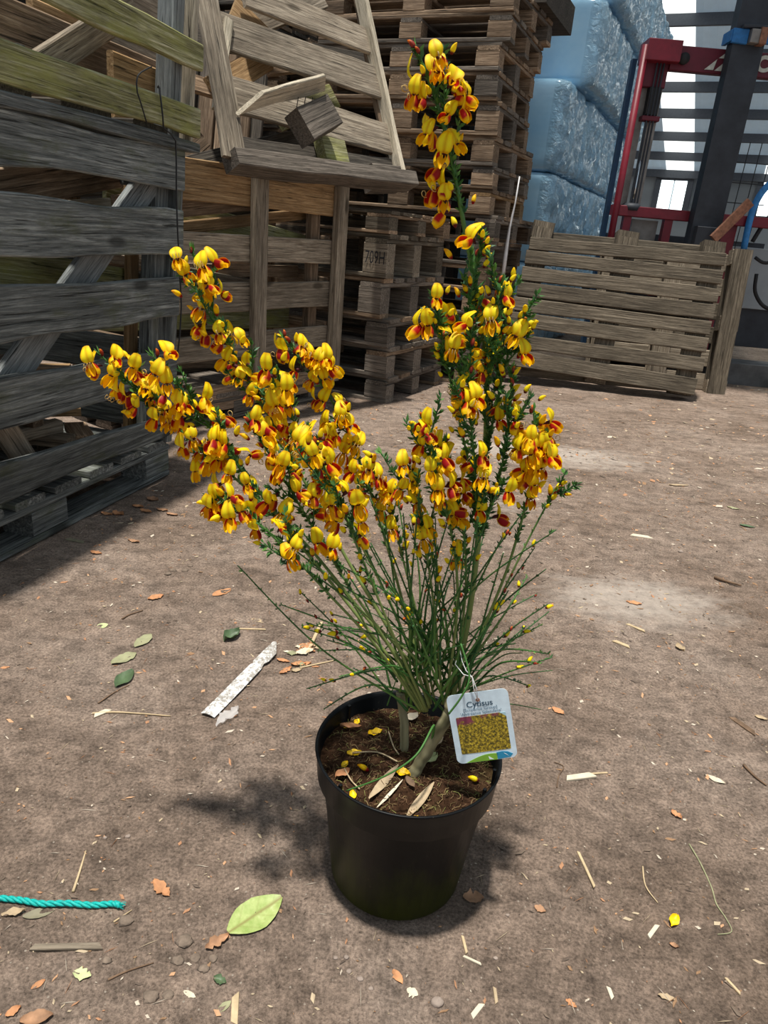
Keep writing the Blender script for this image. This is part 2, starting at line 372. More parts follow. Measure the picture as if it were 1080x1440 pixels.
def bigleaf_mat():
    m, nt, bs = newmat('leaf_big_pale')
    vec, rn, oc = objvec(nt)
    n = tex(nt, oc, 60, 6, 0.7); sp = tex(nt, oc, 190, 3, 0.6)
    c = ramp(nt, n, [(0.35, (0.26, 0.36, 0.09)), (0.6, (0.40, 0.48, 0.17)), (0.75, (0.55, 0.60, 0.34))])
    sx = N(nt, 'ShaderNodeSeparateXYZ'); nt.links.new(oc, sx.inputs[0])
    mid = math_(nt, 'ABSOLUTE', sx.outputs[1])
    c = mix(nt, ramp(nt, mid, [(0.0, (1,) * 3), (0.0012, (0,) * 3)]), c, (0.24, 0.22, 0.07))
    w_ = N(nt, 'ShaderNodeTexWave'); w_.inputs['Scale'].default_value = 22; w_.bands_direction = 'DIAGONAL'
    ab = N(nt, 'ShaderNodeCombineXYZ'); nt.links.new(math_(nt, 'SUBTRACT', sx.outputs[0], mid), ab.inputs[0]); nt.links.new(ab.outputs[0], w_.inputs['Vector'])
    c = mix(nt, math_(nt, 'MULTIPLY', ramp(nt, w_.outputs['Fac'], [(0.02, (1,) * 3), (0.06, (0,) * 3)]), 0.3), c, (0.25, 0.28, 0.08))
    c = mix(nt, math_(nt, 'MULTIPLY', ramp(nt, sp, [(0.68, (0,) * 3), (0.74, (1,) * 3)]), 0.7), c, (0.20, 0.13, 0.05))
    nt.links.new(c, bs.inputs['Base Color']); bs.inputs['Roughness'].default_value = 0.5
bigleaf_mat()
M = MATS

# ------------------------------------------------------------------ planks
PCACHE = {}
def plank_mesh(L, W, T, seg=2, wav=0.0, var=0, taper=(0, 0), cham=None, cut=(0, 0)):
    """box along X (length), Y (width), Z (thickness), chamfered edges, optional wavy sides"""
    key = (round(L, 4), round(W, 4), round(T, 4), seg, round(wav, 4), var, taper, cut)
    if key in PCACHE: return PCACHE[key]
    rg = random.Random(hash(key) & 0xffff)
    ch = cham if cham is not None else min(0.004, T * 0.2, W * 0.2)
    vs_ = []; fs = []
    o1, o2 = rg.uniform(0, 50), rg.uniform(0, 50)
    for i in range(seg + 1):
        s = i / seg; x = (s - 0.5) * L
        a = noise.noise(V((x * 3.1 + o1, o2, 0))) * wav * 1.6 if wav else 0
        b = noise.noise(V((x * 3.7 + o2, o1, 3))) * wav * 1.6 if wav else 0
        c = noise.noise(V((x * 1.9 + o2, o1, 9))) * wav * 0.5 if wav else 0
        yt = W / 2 + a + taper[0] * (s - 0.5); yb = -W / 2 + b + taper[1] * (s - 0.5)
        zt = T / 2 + c; zb = -T / 2 + c
        ex = cut[0] if i == 0 else (cut[1] if i == seg else 0)
        for (yy, zz) in ((yb + ch, zb), (yt - ch, zb), (yt, zb + ch), (yt, zt - ch), (yt - ch, zt), (yb + ch, zt), (yb, zt - ch), (yb, zb + ch)):
            vs_.append((x + ex * (yy / W), yy, zz))
    for i in range(seg):
        for k in range(8):
            k2 = (k + 1) % 8
            fs.append((i * 8 + k, i * 8 + k2, (i + 1) * 8 + k2, (i + 1) * 8 + k))
    fs.append(tuple(range(7, -1, -1))); fs.append(tuple(seg * 8 + k for k in range(8)))
    m = mesh('plank', vs_, [tuple(reversed(f)) for f in fs]); PCACHE[key] = m
    return m
def mm(me, mat):
    key = (me.name, mat.name)
    if not len(me.materials): me.materials.append(mat); return me
    if me.materials[0] == mat: return me
    if key not in PCACHE:
        c = me.copy(); c.materials.clear(); c.materials.append(mat); PCACHE[key] = c
    return PCACHE[key]
def plank(name, parent, mat, center, xdir, ydir, L, W, T, **k):
    me = mm(plank_mesh(L, W, T, **k), mat)
    return obj(name, me, None, parent, frame(V(center), xdir, ydir))
def plank2(name, parent, mat, p0, p1, ydir, W, T, ext=0.0, **k):
    d = p1 - p0
    return plank(name, parent, mat, (p0 + p1) / 2, d, ydir, d.length + ext, W, T, **k)
UP = V((0, 0, 1))

# ------------------------------------------------------------------ setting: dirt floor and shed
def hgt(x, y):
    a = noise.noise(V((x * 2.2, y * 2.2, 1.3))) * 0.006 + noise.noise(V((x * 9, y * 9, 4.1))) * 0.0040 + noise.noise(V((x * 31, y * 31, 7.7))) * 0.0026 + noise.noise(V((x * 62, y * 62, 2.7))) * 0.0013
    # faint tyre rut running away from the camera beside the pot
    r_ = (x - 0.42 - 0.10 * (y - 0.9)); a -= 0.006 * math.exp(-(r_ / 0.07) ** 2) * max(0, 1 - abs(y - 1.0) / 0.9)
    k = min(1.0, max(0.0, (math.hypot(x - 0.062, y - 0.795) - 0.09) / 0.06))
    return a * k
def axis(lo, a, b, hi, fine, grow):
    xs = []; x = a
    while x < b: xs.append(x); x += fine
    s = fine; x = b
    while x < hi: xs.append(x); s *= grow; x += s
    xs.append(hi); s = fine; x = a - fine
    left = []
    while x > lo: left.append(x); s *= grow; x -= s
    left.append(lo)
    return left[::-1] + xs
gx = axis(-9, -1.0, 1.15, 14, 0.009, 1.10); gy = axis(-4, 0.42, 2.3, 24, 0.009, 1.06)
fv = [(x, y, hgt(x, y)) for y in gy for x in gx]; nx = len(gx)
ff = [(j * nx + i, j * nx + i + 1, (j + 1) * nx + i + 1, (j + 1) * nx + i) for j in range(len(gy) - 1) for i in range(nx - 1)]
fl = obj('floor', mesh('floor', fv, ff, True), M['dirt']); tag(fl, 'trodden brown dirt floor of the yard with pale dusty patches', kind='structure')

EX = V((0.916, -0.40, 0)).normalized(); EY = V((0.40, 0.916, 0)).normalized()   # the shed and its stacks share these axes
W0 = AY(945, 248, 17.0); DW = W0.dot(EY); ZE = W0.z; RK = 0.25
def SH(a, v, z): return EX * a + EY * v + UP * z
def roof_z(v): return ZE + RK * (DW - v)
rn_ = (UP + EY * RK).normalized()
def on_roof(x, y):
    p = PL(x, y, W0, rn_); return p.dot(EX), p.dot(EY)
A0, A1 = -3.0, 13.0
wb = obj('wall_back', (lambda m: (m.box((0, 0, 0), 1, 1, 1), m.mesh('wall_back'))[1])(MB()), M['concrete_wall'], None,
         frame(SH((A0 + A1) / 2, DW + 0.1, ZE / 2), EX, EY) @ Matrix.Diagonal((A1 - A0, 0.1, ZE, 1)))
tag(wb, 'pale grey far wall of the shed', kind='structure')
# roof: corrugated sheets between translucent strips, on steel purlins
strips = []
a0, _ = on_roof(915, 20); a1, _ = on_roof(976, 20)
SW = a1 - a0
strips = [(a0 + k * SW * 3.4, a0 + k * SW * 3.4 + SW) for k in (-2, -1, 0, 1, 2)]
V0, V1 = 5.3, DW + 0.15
roof = bpy.data.objects.new('ceiling', None); link(roof, None, Matrix.Translation(SH(5, V0, roof_z(V0))))
tag(roof, 'sloping corrugated metal shed roof with translucent strips', kind='structure')
def roof_sheet(a, b, mat, name, dz=0.0):
    m = MB(); n = max(2, int((b - a) / 0.09)); vs_ = []; fs = []
    for v in (V0, V1):
        for i in range(n + 1):
            q = a + (b - a) * i / n; vs_.append(SH(q, v, roof_z(v) + 0.11 + dz + (0.014 if i % 2 else 0)))
    for i in range(n): fs.append((i, i + 1, n + 2 + i, n + 1 + i))
    m.add(vs_, fs); return obj(name, m.mesh(name), M[mat], roof)
edges = [A0] + [e for s in strips for e in s] + [A1]
for i in range(len(edges) - 1):
    if edges[i + 1] - edges[i] < 0.05: continue
    if i % 2 == 0: roof_sheet(edges[i], edges[i + 1], 'sheet', 'roof_sheet')
    else: roof_sheet(edges[i], edges[i + 1], 'translucent_sheet', 'skylight_strip', 0.01)
v = DW - 0.05
while v > V0:
    plank('purlin', roof, M['steel_purlin'], SH((A0 + A1) / 2, v, roof_z(v) + 0.03), EX, UP, A1 - A0, 0.15, 0.06, seg=1); v -= 0.93
# two lit windows in the far wall
def window(n, x0, y0, x1, y1, panes):
    p = PL(x0, y1, W0, EY); q = PL(x1, y0, W0, EY)
    b0, b1, z0, z1 = p.dot(EX), q.dot(EX), p.z, q.z
    e = bpy.data.objects.new('window_%d' % n, None); link(e, None, Matrix.Translation(SH((b0 + b1) / 2, DW, z0)))
    tag(e, 'bright daylit window in the far shed wall', kind='structure')
    fr = MB()
    for (ca, cz, sa, sz) in (((b0 + b1) / 2, z0, b1 - b0, 0.06), ((b0 + b1) / 2, z1, b1 - b0, 0.06), (b0, (z0 + z1) / 2, 0.06, z1 - z0), (b1, (z0 + z1) / 2, 0.06, z1 - z0)):
        fr.box((ca, 0, cz), sa + 0.06, 0.08, sz + 0.02)
    obj('window_frame', fr.mesh('window_frame'), M['steel_purlin'], e, frame(SH(0, DW + 0.03, 0), EX, EY))
    for k in range(panes):
        c0 = b0 + (b1 - b0) * k / panes; c1 = b0 + (b1 - b0) * (k + 1) / panes
        pm = MB(); pm.box(((c0 + c1) / 2, 0, (z0 + z1) / 2), c1 - c0 - 0.03, 0.012, z1 - z0)
        obj('pane', pm.mesh('pane'), M['lit_pane'], e, frame(SH(0, DW + 0.03, 0), EX, EY))
window(1, 917, 252, 972, 300, 2)
window(2, 1058, 252, 1120, 306, 2)
# added wall, near-black to give the gloom behind the timber stacks
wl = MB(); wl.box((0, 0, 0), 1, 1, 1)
o = obj('wall_side', wl.mesh('wall_side'), M['gloom_wall'], None, frame(V((0.42, 6.25, 2.2)) - EX * 4.0, EX, EY) @ Matrix.Diagonal((8.0, 0.12, 4.4, 1)))
tag(o, 'added near-black wall standing in for the gloom behind the timber stacks', kind='structure')

# ------------------------------------------------------------------ slatted box crates
def crate_base(c, P, u, vv, ww, L, D, mat, deck_n=7, h=0.14):
    """pallet foot of a box crate: deck boards, stringers, blocks, runners"""
    for k in range(deck_n):
        a = L * (k + 0.5) / deck_n
        plank('deck_board', c, mat, P(a, h - 0.012, D / 2), ww, u, D, L / deck_n * 0.74, 0.022, seg=1, var=k % 3)
    for cc in (0.05, D / 2, D - 0.05):
        plank('stringer', c, mat, P(L / 2, h - 0.035, cc), u, ww, L, 0.10, 0.022, seg=1)
        for a in (0.07, L / 2, L - 0.07):
            plank('block', c, mat, P(a, (h - 0.046 + 0.018) / 2 + 0.002, cc), u, ww, 0.14, 0.10, h - 0.046 - 0.02, seg=1)
        plank('runner_board', c, mat, P(L / 2, 0.011, cc), u, ww, L, 0.11, 0.020, seg=2)

uF = V((-0.2425, -0.970, 0)).normalized(); wF = V((-0.970, 0.2425, 0)).normalized()
QF = G(236, 668); QF1 = V((-0.710, 2.448, 1.079)); vF = (UP + V((0.97, -0.2425, 0)) * 0.035 - uF * 0.075)
def PF(a, z, c): return QF + uF * a + vF * z + wF * c
nF = uF.cross(vF).normalized()
def zF(x, y):
    p = PL(x, y, QF, nF); return p.z
cr = thing('box_crate', 'weathered grey slatted box crate standing on its block foot beside the dirt floor', 'crate', QF + uF * 0.6 + wF * 0.5)
LF, DFp = 1.22, 1.0
g = M['w_grey']
crate_base(cr, PF, uF, vF, wF, LF, DFp, g, 8)
fb = [(1.064, 0.955, (0, 0)), (0.888, 0.756, (0, 0)), (0.692, 0.562, (0, 0)), (0.475, 0.350, (0.04, 0.015)), (0.262, 0.166, (0.06, 0.01))]
for i, (zt, zb, tp) in enumerate(fb):
    plank('board', cr, g, PF(LF / 2 + 0.014, (zt + zb) / 2, -0.012), uF, vF, LF, zt - zb, 0.022, seg=14, wav=0.010, var=i, taper=tp)
    plank('board', cr, g, PF(LF / 2, (zt + zb) / 2, DFp), uF, vF, LF, zt - zb, 0.022, seg=3, wav=0.006, var=10 + i)
    for a in (0.012, LF - 0.012):
        plank('board', cr, g, PF(a, (zt + zb) / 2, DFp / 2), wF, vF, DFp - 0.06, zt - zb, 0.020, seg=3, wav=0.006, var=20 + i)
plank('top_rail', cr, g, PF(LF / 2 - 0.03, 1.083, 0.0), uF, vF, LF + 0.04, 0.032, 0.07, seg=6, wav=0.006, var=3)
plank('top_rail', cr, g, PF(LF / 2, 1.083, DFp), uF, vF, LF, 0.032, 0.07, seg=2, var=4)
for (a, c) in ((0.06, 0.045), (0.02, 0.012), (LF - 0.05, 0.045), (0.06, DFp - 0.05), (LF - 0.05, DFp - 0.05)):
    plank('post', cr, g, PF(a, 0.60, c), vF, uF, 0.94, 0.085 if c != 0.012 else 0.035, 0.05, seg=2)
# diagonal braces just behind the face boards
for (z0, a0_, z1, a1_) in ((0.99, 0.10, 0.28, 0.92),):
    p, q = PF(a0_, z0, 0.035), PF(a1_, z1, 0.035)
    plank2('brace', cr, M['w_bluegrey'], p, q, vF, 0.095, 0.022, seg=3)
plank2('brace', cr, M['w_tan'], PF(0.62, 0.20, 0.06), PF(0.98, 0.72, 0.06), vF, 0.07, 0.022, seg=2)

# the upper crate with mossy boards, on top of the grey one
ZB = 1.10
mp = M['w_green']
up = thing('box_crate', 'upper box crate with yellow-green mossy boards, on top of the grey crate', 'crate', PF(0.6, ZB, 0.5))
eb = [(zF(262, 55), zF(259, 95)), (zF(266, 151), zF(269, 193))]
for i, (zt, zb) in enumerate(eb):
    plank('board', up, mp, PF(LF / 2 - 0.045, (zt + zb) / 2, -0.022), uF, vF, LF, zt - zb, 0.024, seg=12, wav=0.006, var=i)
    plank('board', up, M['w_brown'], PF(LF / 2, (zt + zb) / 2, DFp), uF, vF, LF, zt - zb, 0.022, seg=2, wav=0.006, var=5 + i)
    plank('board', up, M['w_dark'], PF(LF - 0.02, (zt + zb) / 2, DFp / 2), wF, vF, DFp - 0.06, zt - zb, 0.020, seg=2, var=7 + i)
for (a, c) in ((0.045, 0.03), (LF - 0.05, 0.03), (0.05, DFp - 0.05), (LF - 0.05, DFp - 0.05)):
    plank('post', up, M['w_bluegrey'], PF(a, ZB + 0.25, c), vF, uF, 0.50, 0.055, 0.06, seg=2)
plank('post', up, M['w_cream'], PF(-0.055, ZB + 0.25, 0.03), vF, uF, 0.50, 0.022, 0.06, seg=3, wav=0.004)
for k in range(4):
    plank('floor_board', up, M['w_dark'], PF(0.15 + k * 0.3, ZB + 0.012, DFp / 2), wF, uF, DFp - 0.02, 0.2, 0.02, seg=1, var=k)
# black wire hooked over the mossy board and hanging down the grey crate
wm = MB()
def wp(x, y, off=-0.046): return PL(x, y, QF + wF * off, nF)
wm.tube([wp(213, 94, 0.012), wp(208, 96, 0.010), wp(199, 101, 0.004), wp(194, 106, -0.012), wp(192.5, 112, -0.032), wp(192, 118)] + [wp(*q) for q in ((193, 130), (198, 145), (206, 172))], 0.0022, 5)
wm.tube([wp(222, 123, 0.004), wp(223, 121, -0.02), wp(224.5, 125)] + [wp(*q) for q in ((229, 165), (230, 180), (240, 188), (247, 198), (248, 230), (248, 280), (250, 330), (253, 380), (255, 430), (253, 470), (249, 505))], 0.0026, 5)
tag(obj('hanging_wire', wm.mesh('hanging_wire', True), M['wire_black']), 'thin black wire hooked over the mossy board and hanging down the grey crate', 'wire')
# bark and split wood heaped inside the grey crate
HF = {}
def rest(a, c, an, L, W, T):
    """lowest height at which a flat piece of this footprint lies on what is already there; marks it"""
    ca, sa = math.cos(an), math.sin(an); cells = set(); n1 = int(L / 0.008) + 2; n2 = int(W / 0.008) + 2
    for i1 in range(n1 + 1):
        for i2 in range(n2 + 1):
            l, w_ = (i1 / n1 - 0.5) * (L + 0.012), (i2 / n2 - 0.5) * (W + 0.012)
            cells.add((int((a + l * ca - w_ * sa) / 0.01), int((c + l * sa + w_ * ca) / 0.01)))
    z = max(HF.get(q, 0.1415) for q in cells)
    for q in cells: HF[q] = z + T
    return z
for i in range(46):
    an = rnd(0, 3.14); L = rnd(0.12, 0.34); W_ = rnd(0.04, 0.09); T_ = rnd(0.022, 0.044)
    ha = (L * abs(math.cos(an)) + W_ * abs(math.sin(an))) / 2 + 0.012; hc = (L * abs(math.sin(an)) + W_ * abs(math.cos(an))) / 2 + 0.012
    best = None
    for k in range(9):     # tip the piece out where the heap is lowest of a few places
        a, c = rnd(0.12 + ha, 1.10 - ha), rnd(0.085 + hc, max(0.09 + hc, 0.60 - hc))
        h_ = max(HF.get((int((a + l) / 0.01), int((c + q) / 0.01)), 0.1415) for l in (-ha, 0, ha) for q in (-hc, 0, hc))
        if best is None or h_ < best[0]: best = (h_, a, c)
    _, a, c = best
    z = rest(a, c, an, L, W_, T_) + T_ / 2
    xd = uF * math.cos(an) + wF * math.sin(an); yd = wF * math.cos(an) - uF * math.sin(an)
    o = plank('firewood_piece', None, M[random.choice(['w_tan', 'w_orange', 'w_tan', 'w_brown'])], PF(a, z, c), xd, yd, L, W_, T_, seg=3, wav=0.004, var=i % 8, cut=(rnd(-0.012, 0.012), rnd(-0.012, 0.012)))
    tag(o, 'split offcut of bark and firewood heaped in the grey box crate', 'firewood', 'offcuts inside the grey crate')
# loose planks and posts seen through the gaps of the two crates
def loose(x0, y0, Y0, x1, y1, Y1, W, mat, label, T=0.022, nrm=None, name='loose_plank', **k):
    p, q = AY(x0, y0, Y0), AY(x1, y1, Y1)
    d = (q - p).normalized(); n = nrm if nrm is not None else (CAM - (p + q) / 2).normalized()
    o = plank(name, None, M[mat], (p + q) / 2, d, n.cross(d), (q - p).length, W, T, seg=k.pop('seg', 2), **k)
    return tag(o, label, 'plank', k.get('group'))
def pf_at(x, y, c):
    p = PL(x, y, QF + wF * c, nF) - QF - wF * c; z = p.z / vF.z; p = p - vF * z
    return p.dot(uF), z
def layer(x0, y0, x1, y1, c, W, mat, label, T=0.022, name='loose_plank', to=None, floor=None, edge=None, reach=None):
    """plank seen from pixel 0 to pixel 1, lying in the layer c behind the crate's face; to: run on to these two ends, floor: run its low end down to this height, edge: stand it on edge on this height"""
    (a0, z0), (a1, z1) = pf_at(x0, y0, c), pf_at(x1, y1, c)
    if to:
        sl_ = (z1 - z0) / (a1 - a0); a0, z0, a1, z1 = to[0], z0 + sl_ * (to[0] - a0), to[1], z0 + sl_ * (to[1] - a0)
    if reach is not None:
        if a0 > a1: a0 = max(a0, reach)
        else: a1 = max(a1, reach)
    if floor is not None:
        if z0 > z1: a0, z0, a1, z1 = a1, z1, a0, z0
        k = (z1 - floor) / (z1 - z0); a0, z0 = a1 + (a0 - a1) * k, floor
    if name == 'upright_batten': a0, a1 = max(a0, 0.055), max(a1, 0.055)
    if edge is not None:
        zt = (z0 + z1) / 2 + W / 2; W = zt - edge; z0 = z1 = (zt + edge) / 2
    o = plank2(name, None, M[mat], PF(a0, z0, c), PF(a1, z1, c), vF if abs(z1 - z0) < 3 * abs(a1 - a0) else uF, W, T, seg=2)
    return tag(o, label, 'plank')
ENDS = (0.021, LF - 0.021); LOGC = 0.170
layer(186, 300, 190, 500, 0.125, 0.055, 'w_orange', 'orange-brown upright batten seen through the gaps of the grey crate', name='upright_batten', floor=0.139)
layer(-20, 268, 165, 240, 0.218, 0.10, 'w_brown', 'brown plank showing in the top gap of the grey crate', to=ENDS)
layer(60, 297, 150, 290, 0.25, 0.05, 'w_cream', 'cream sawn plank end showing above the second board of the grey crate', to=ENDS)
lg_ = layer(-10, 378, 165, 400, LOGC, 0.11, 'w_green', 'yellow-green mossy log board lying inside the grey crate', T=0.05, to=ENDS)
(la0, lz0), (la1, lz1) = pf_at(-10, 378, LOGC), pf_at(165, 400, LOGC)
lsl = (lz1 - lz0) / (la1 - la0); ba0, ba1 = pf_at(20, 365, LOGC)[0], pf_at(98, 367, LOGC)[0]
def ltop(a): return lz0 + lsl * (a - la0) + 0.055 + 0.0105
tag(plank2('loose_plank', None, M['w_bluegrey'], PF(ba0, ltop(ba0), LOGC), PF(ba1, ltop(ba1), LOGC), vF, 0.022, 0.03, seg=2), 'pale bluish batten above the mossy log board in the grey crate', 'plank')
EF = ZB + 0.021
layer(62, 90, 185, 10, 0.12, 0.075, 'w_tan', 'tan plank slanting behind the gap between the two mossy boards', floor=EF + 0.035)
layer(45, 30, 130, 75, 0.26, 0.13, 'w_orange', 'orange sunlit plank inside the upper mossy crate', edge=EF)
layer(100, 95, 235, 90, 0.20, 0.10, 'w_brown', 'dark shadow-striped board inside the upper mossy crate', edge=EF, reach=0.9)
layer(175, 112, 240, 95, 0.085, 0.04, 'w_orange', 'orange slat end behind the wire hook of the upper crate', edge=EF, reach=0.25)
layer(170, 10, 235, 25, 0.31, 0.13, 'w_tan', 'pinkish tan board behind the top mossy board', edge=EF, reach=0.2)
layer(25, 62, 30, 130, 0.155, 0.03, 'w_bluegrey', 'grey upright stick inside the upper mossy crate', name='upright_batten', floor=EF)

# middle crate of bare wood behind the grey one
uC = V((-0.53, -0.85, 0)).normalized(); wC = V((-0.85, 0.53, 0)).normalized(); QC = G(456, 560); nC = -wC
def PC(a, z, c): return QC + uC * a + UP * z + wC * c
def zC(x, y): return PL(x, y, QC, wC).z
def aC(x, y): return (PL(x, y, QC, wC) - QC).dot(uC)
LC = 1.25
mc = thing('box_crate', 'bare brown slatted box crate with two pale outer posts, behind the grey crate', 'crate', PC(0.6, 0, 0.4))
DC = 0.44
crate_base(mc, PC, uC, UP, wC, LC, DC, M['w_palletgrey'], 6, 0.13)
cb = [(zC(473, 262), zC(473, 304), 'w_orange'), (zC(466, 338), zC(466, 371), 'w_tan'), (zC(460, 396), zC(460, 431), 'w_tan'), (zC(455, 458), zC(455, 487), 'w_tan'), (zC(452, 520), zC(452, 549), 'w_brown')]
for i, (zt, zb, mt) in enumerate(cb):
    if i == 0: zt += 0.02
    plank('board', mc, M[mt], PC(LC / 2, (zt + zb) / 2, 0.012), uC, UP, LC, zt - zb, 0.022, seg=4, wav=0.006, var=i)
    plank('board', mc, M['w_dark'], PC(LC / 2, (zt + zb) / 2, DC), uC, UP, LC, zt - zb, 0.022, seg=2, var=6 + i)  # back boards in dark wood so the gaps in front look shaded
    for a in (0.0, LC):
        plank('board', mc, M['w_brown'], PC(a, (zt + zb) / 2 + 0.02, DC / 2), wC, UP, DC - 0.03, zt - zb, 0.020, seg=2, var=9 + i)
ZCT = cb[0][0]
for x0, y0, x1, y1 in ((480, 290, 458, 520), (366, 270, 352, 480)):
    a = (aC(x0, y0) + aC(x1, y1)) / 2
    plank('post', mc, M['w_tan'], PC(a, ZCT / 2 + 0.05, -0.022), UP, uC, ZCT - 0.1, 0.075, 0.045, seg=2)
for a in (0.04, LC - 0.04):
    plank('post', mc, M['w_brown'], PC(a, ZCT / 2 + 0.05, DC - 0.04), UP, uC, ZCT - 0.1, 0.07, 0.045, seg=1)
plank('post', mc, M['w_brown'], PC(0.10, ZCT / 2 + 0.05, 0.05), UP, uC, ZCT - 0.12, 0.07, 0.04, seg=1)

# broken pallet standing on edge on the middle crate
ld = V((0.66, 0.75, 0)).normalized()
DBR = AY(563, 268, 4.08)
d505 = ray(505, 0)
nd = V((0.75, -0.66, 0))
best = None
for k in range(0, 70):
    a = math.radians(k * 0.5); vdir = UP * math.cos(a) - nd * math.sin(a)
    # direction of the right end in the picture
    p = DBR + vdir * 1.0; rel = p - CAM
    X = 540 + FPX * rel.dot(c_r) / rel.dot(c_f); Y = 720 - FPX * rel.dot(c_u) / rel.dot(c_f)
    sl = (X - 563) / (Y - 268)
    if best is None or abs(sl - 0.233) < best[0]: best = (abs(sl - 0.233), vdir)
vD = best[1]; nD = ld.cross(vD).normalized()
if nD.y > 0: nD = -nD
def PD(x, y, off=0.0):
    return PL(x, y, DBR, nD) + nD * off
bp = thing('pallet', 'broken wooden pallet standing on edge on top of the bare brown crate', 'pallet', DBR - ld * 0.6)
T_ = M['w_tan']
def dplank(name, x0, y0, x1, y1, wpx, off=0.0, mat='w_tan', T=0.022, ydir=None, **k):
    p, q = PD(x0, y0, off), PD(x1, y1, off)
    z = ((p + q) / 2 - CAM).dot(c_f)
    return plank2(name, bp, M[mat], p, q, ydir if ydir is not None else vD, wpx * z / FPX, T, seg=6, wav=0.006, **k)
dplank('slat', 340, -12, 516, 58, 40)
dplank('slat', 288, 35, 534, 118, 50, var=1)
dplank('slat', 312, 128, 555, 198, 48, var=2)
dplank('slat', 330, 198, 560, 232, 20, -0.02, 'w_dark', var=3)
dplank('end_batten', 300, 20, 325, 170, 30, -0.03, 'w_brown', ydir=ld)
dplank('end_batten', 512, -10, 552, 205, 26, -0.03, 'w_brown', ydir=ld)
dplank('edge_board', 505, -3, 565, 268, 8, 0.012, 'w_cream', T=0.07, ydir=ld)
dplank('skew_board', 268, -10, 312, 240, 38, 0.10, 'w_tan', ydir=ld, var=5)
dplank('edge_board', 318, 32, 300, 158, 12, 0.02, 'w_cream', ydir=ld, var=6)
# runner lying along the crate top, splintered
dplank('runner', 306, 243, 558, 268, 22, 0.10, 'w_palletgrey', T=0.10, var=4)
dplank('block', 520, 250, 562, 252, 30, -0.01, 'w_palletgrey', T=0.10)
dplank('block', 446, 220, 478, 226, 44, 0.03, 'w_green', T=0.06)
bk = dplank('broken_block', 398, 200, 440, 178, 44, 0.12, 'w_palletgrey', T=0.09)
p, q = PD(322, 172, 0.16), PD(425, 142, 0.16)
plank2('splintered_slat', bp, M['w_cream'], p, q, UP * 0.5 + nD, 0.09, 0.018, seg=6, wav=0.01, var=9, cut=(0.12, -0.06))
nm = MB()
for x in (395, 405, 415):
    nm.tube([PD(x, 158, 0.13), PD(x - 2, 178, 0.12)], 0.002, 5)
obj('nail', nm.mesh('nail'), M['nail'], bp)

# scrap boards heaped between and behind the crates
grp = 'scrap boards heaped behind the crates'; nDl = nCl = 0
scr = {'w_orange': 'orange-brown scrap board in the jumble behind the broken pallet', 'w_tan': 'pale tan scrap board in the jumble behind the broken pallet', 'w_brown': 'brown scrap board in the jumble behind the broken pallet', 'w_dark': 'dark weathered scrap board deep in the jumble behind the crates', 'w_green': 'mossy green scrap board in the jumble behind the broken pallet', 'w_palletgrey': 'grey scrap board deep in the jumble behind the crates'}
for args in ((340, -5, 3.9, 390, 45, 3.8, 0.12, 'w_orange'), (310, 40, 3.9, 470, -20, 3.9, 0.10, 'w_tan'), (320, 105, 3.9, 395, 60, 3.7, 0.11, 'w_orange'),
             (395, 60, 4.0, 470, 55, 4.0, 0.14, 'w_brown'), (420, 140, 4.1, 500, 110, 4.2, 0.12, 'w_green'), (300, 80, 4.0, 500, 150, 4.2, 0.08, 'w_brown'),
             (290, 0, 4.2, 560, 60, 4.4, 0.12, 'w_dark'), (280, 205, 3.9, 480, 158, 4.1, 0.10, 'w_dark'), (270, 200, 3.6, 330, 150, 3.9, 0.09, 'w_brown'),
             (255, 290, 3.5, 370, 275, 3.6, 0.10, 'w_brown'), (258, 330, 3.4, 352, 300, 3.7, 0.05, 'w_orange'), (262, 300, 3.4, 330, 320, 3.5, 0.10, 'w_green'),
             (300, 325, 3.5, 440, 335, 3.8, 0.03, 'w_tan'), (290, 385, 3.4, 342, 398, 3.6, 0.04, 'w_tan'), (320, 380, 3.5, 470, 382, 4.0, 0.06, 'w_brown'),
             (275, 310, 3.6, 350, 268, 3.7, 0.12, 'w_dark'), (256, 445, 3.4, 450, 445, 4.0, 0.12, 'w_green'), (256, 508, 3.3, 450, 505, 4.0, 0.10, 'w_brown'),
             (270, 480, 3.5, 455, 500, 4.1, 0.03, 'w_tan'), (255, 260, 3.7, 300, 240, 3.9, 0.10, 'w_dark')):
    x0, y0, _, x1, y1, _, W_, mt_ = args
    if max(y0, y1) < 225:      # boards leaning in layers against the back of the broken pallet
        off = -0.074 - 0.0245 * nDl; nDl += 1
        p, q = PD(x0, y0, off), PD(x1, y1, off)
        o = plank2('scrap_board', None, M[mt_], p, q, vD, W_, 0.024, seg=2)
    else:                      # boards lodged between the two ends of the bare crate
        c = 0.086 + 0.0272 * nCl; nCl += 1
        p, q = PL(x0, y0, QC + wC * c, wC), PL(x1, y1, QC + wC * c, wC)
        a0, a1 = (p - QC).dot(uC), (q - QC).dot(uC); sl_ = max(-0.13, min(0.13, (q.z - p.z) / (a1 - a0))); zm, am = (p.z + q.z) / 2, (a0 + a1) / 2
        p, q = PC(0.012, zm + sl_ * (0.012 - am), c), PC(LC - 0.012, zm + sl_ * (LC - 0.012 - am), c)
        lo_ = 0.131 + W_ / 2 - min(p.z, q.z)
        if lo_ > 0: p, q = p + UP * lo_, q + UP * lo_
        o = plank2('scrap_board', None, M[mt_], p, q, UP, W_, 0.024, seg=2)
    tag(o, scr[mt_], 'plank', grp)
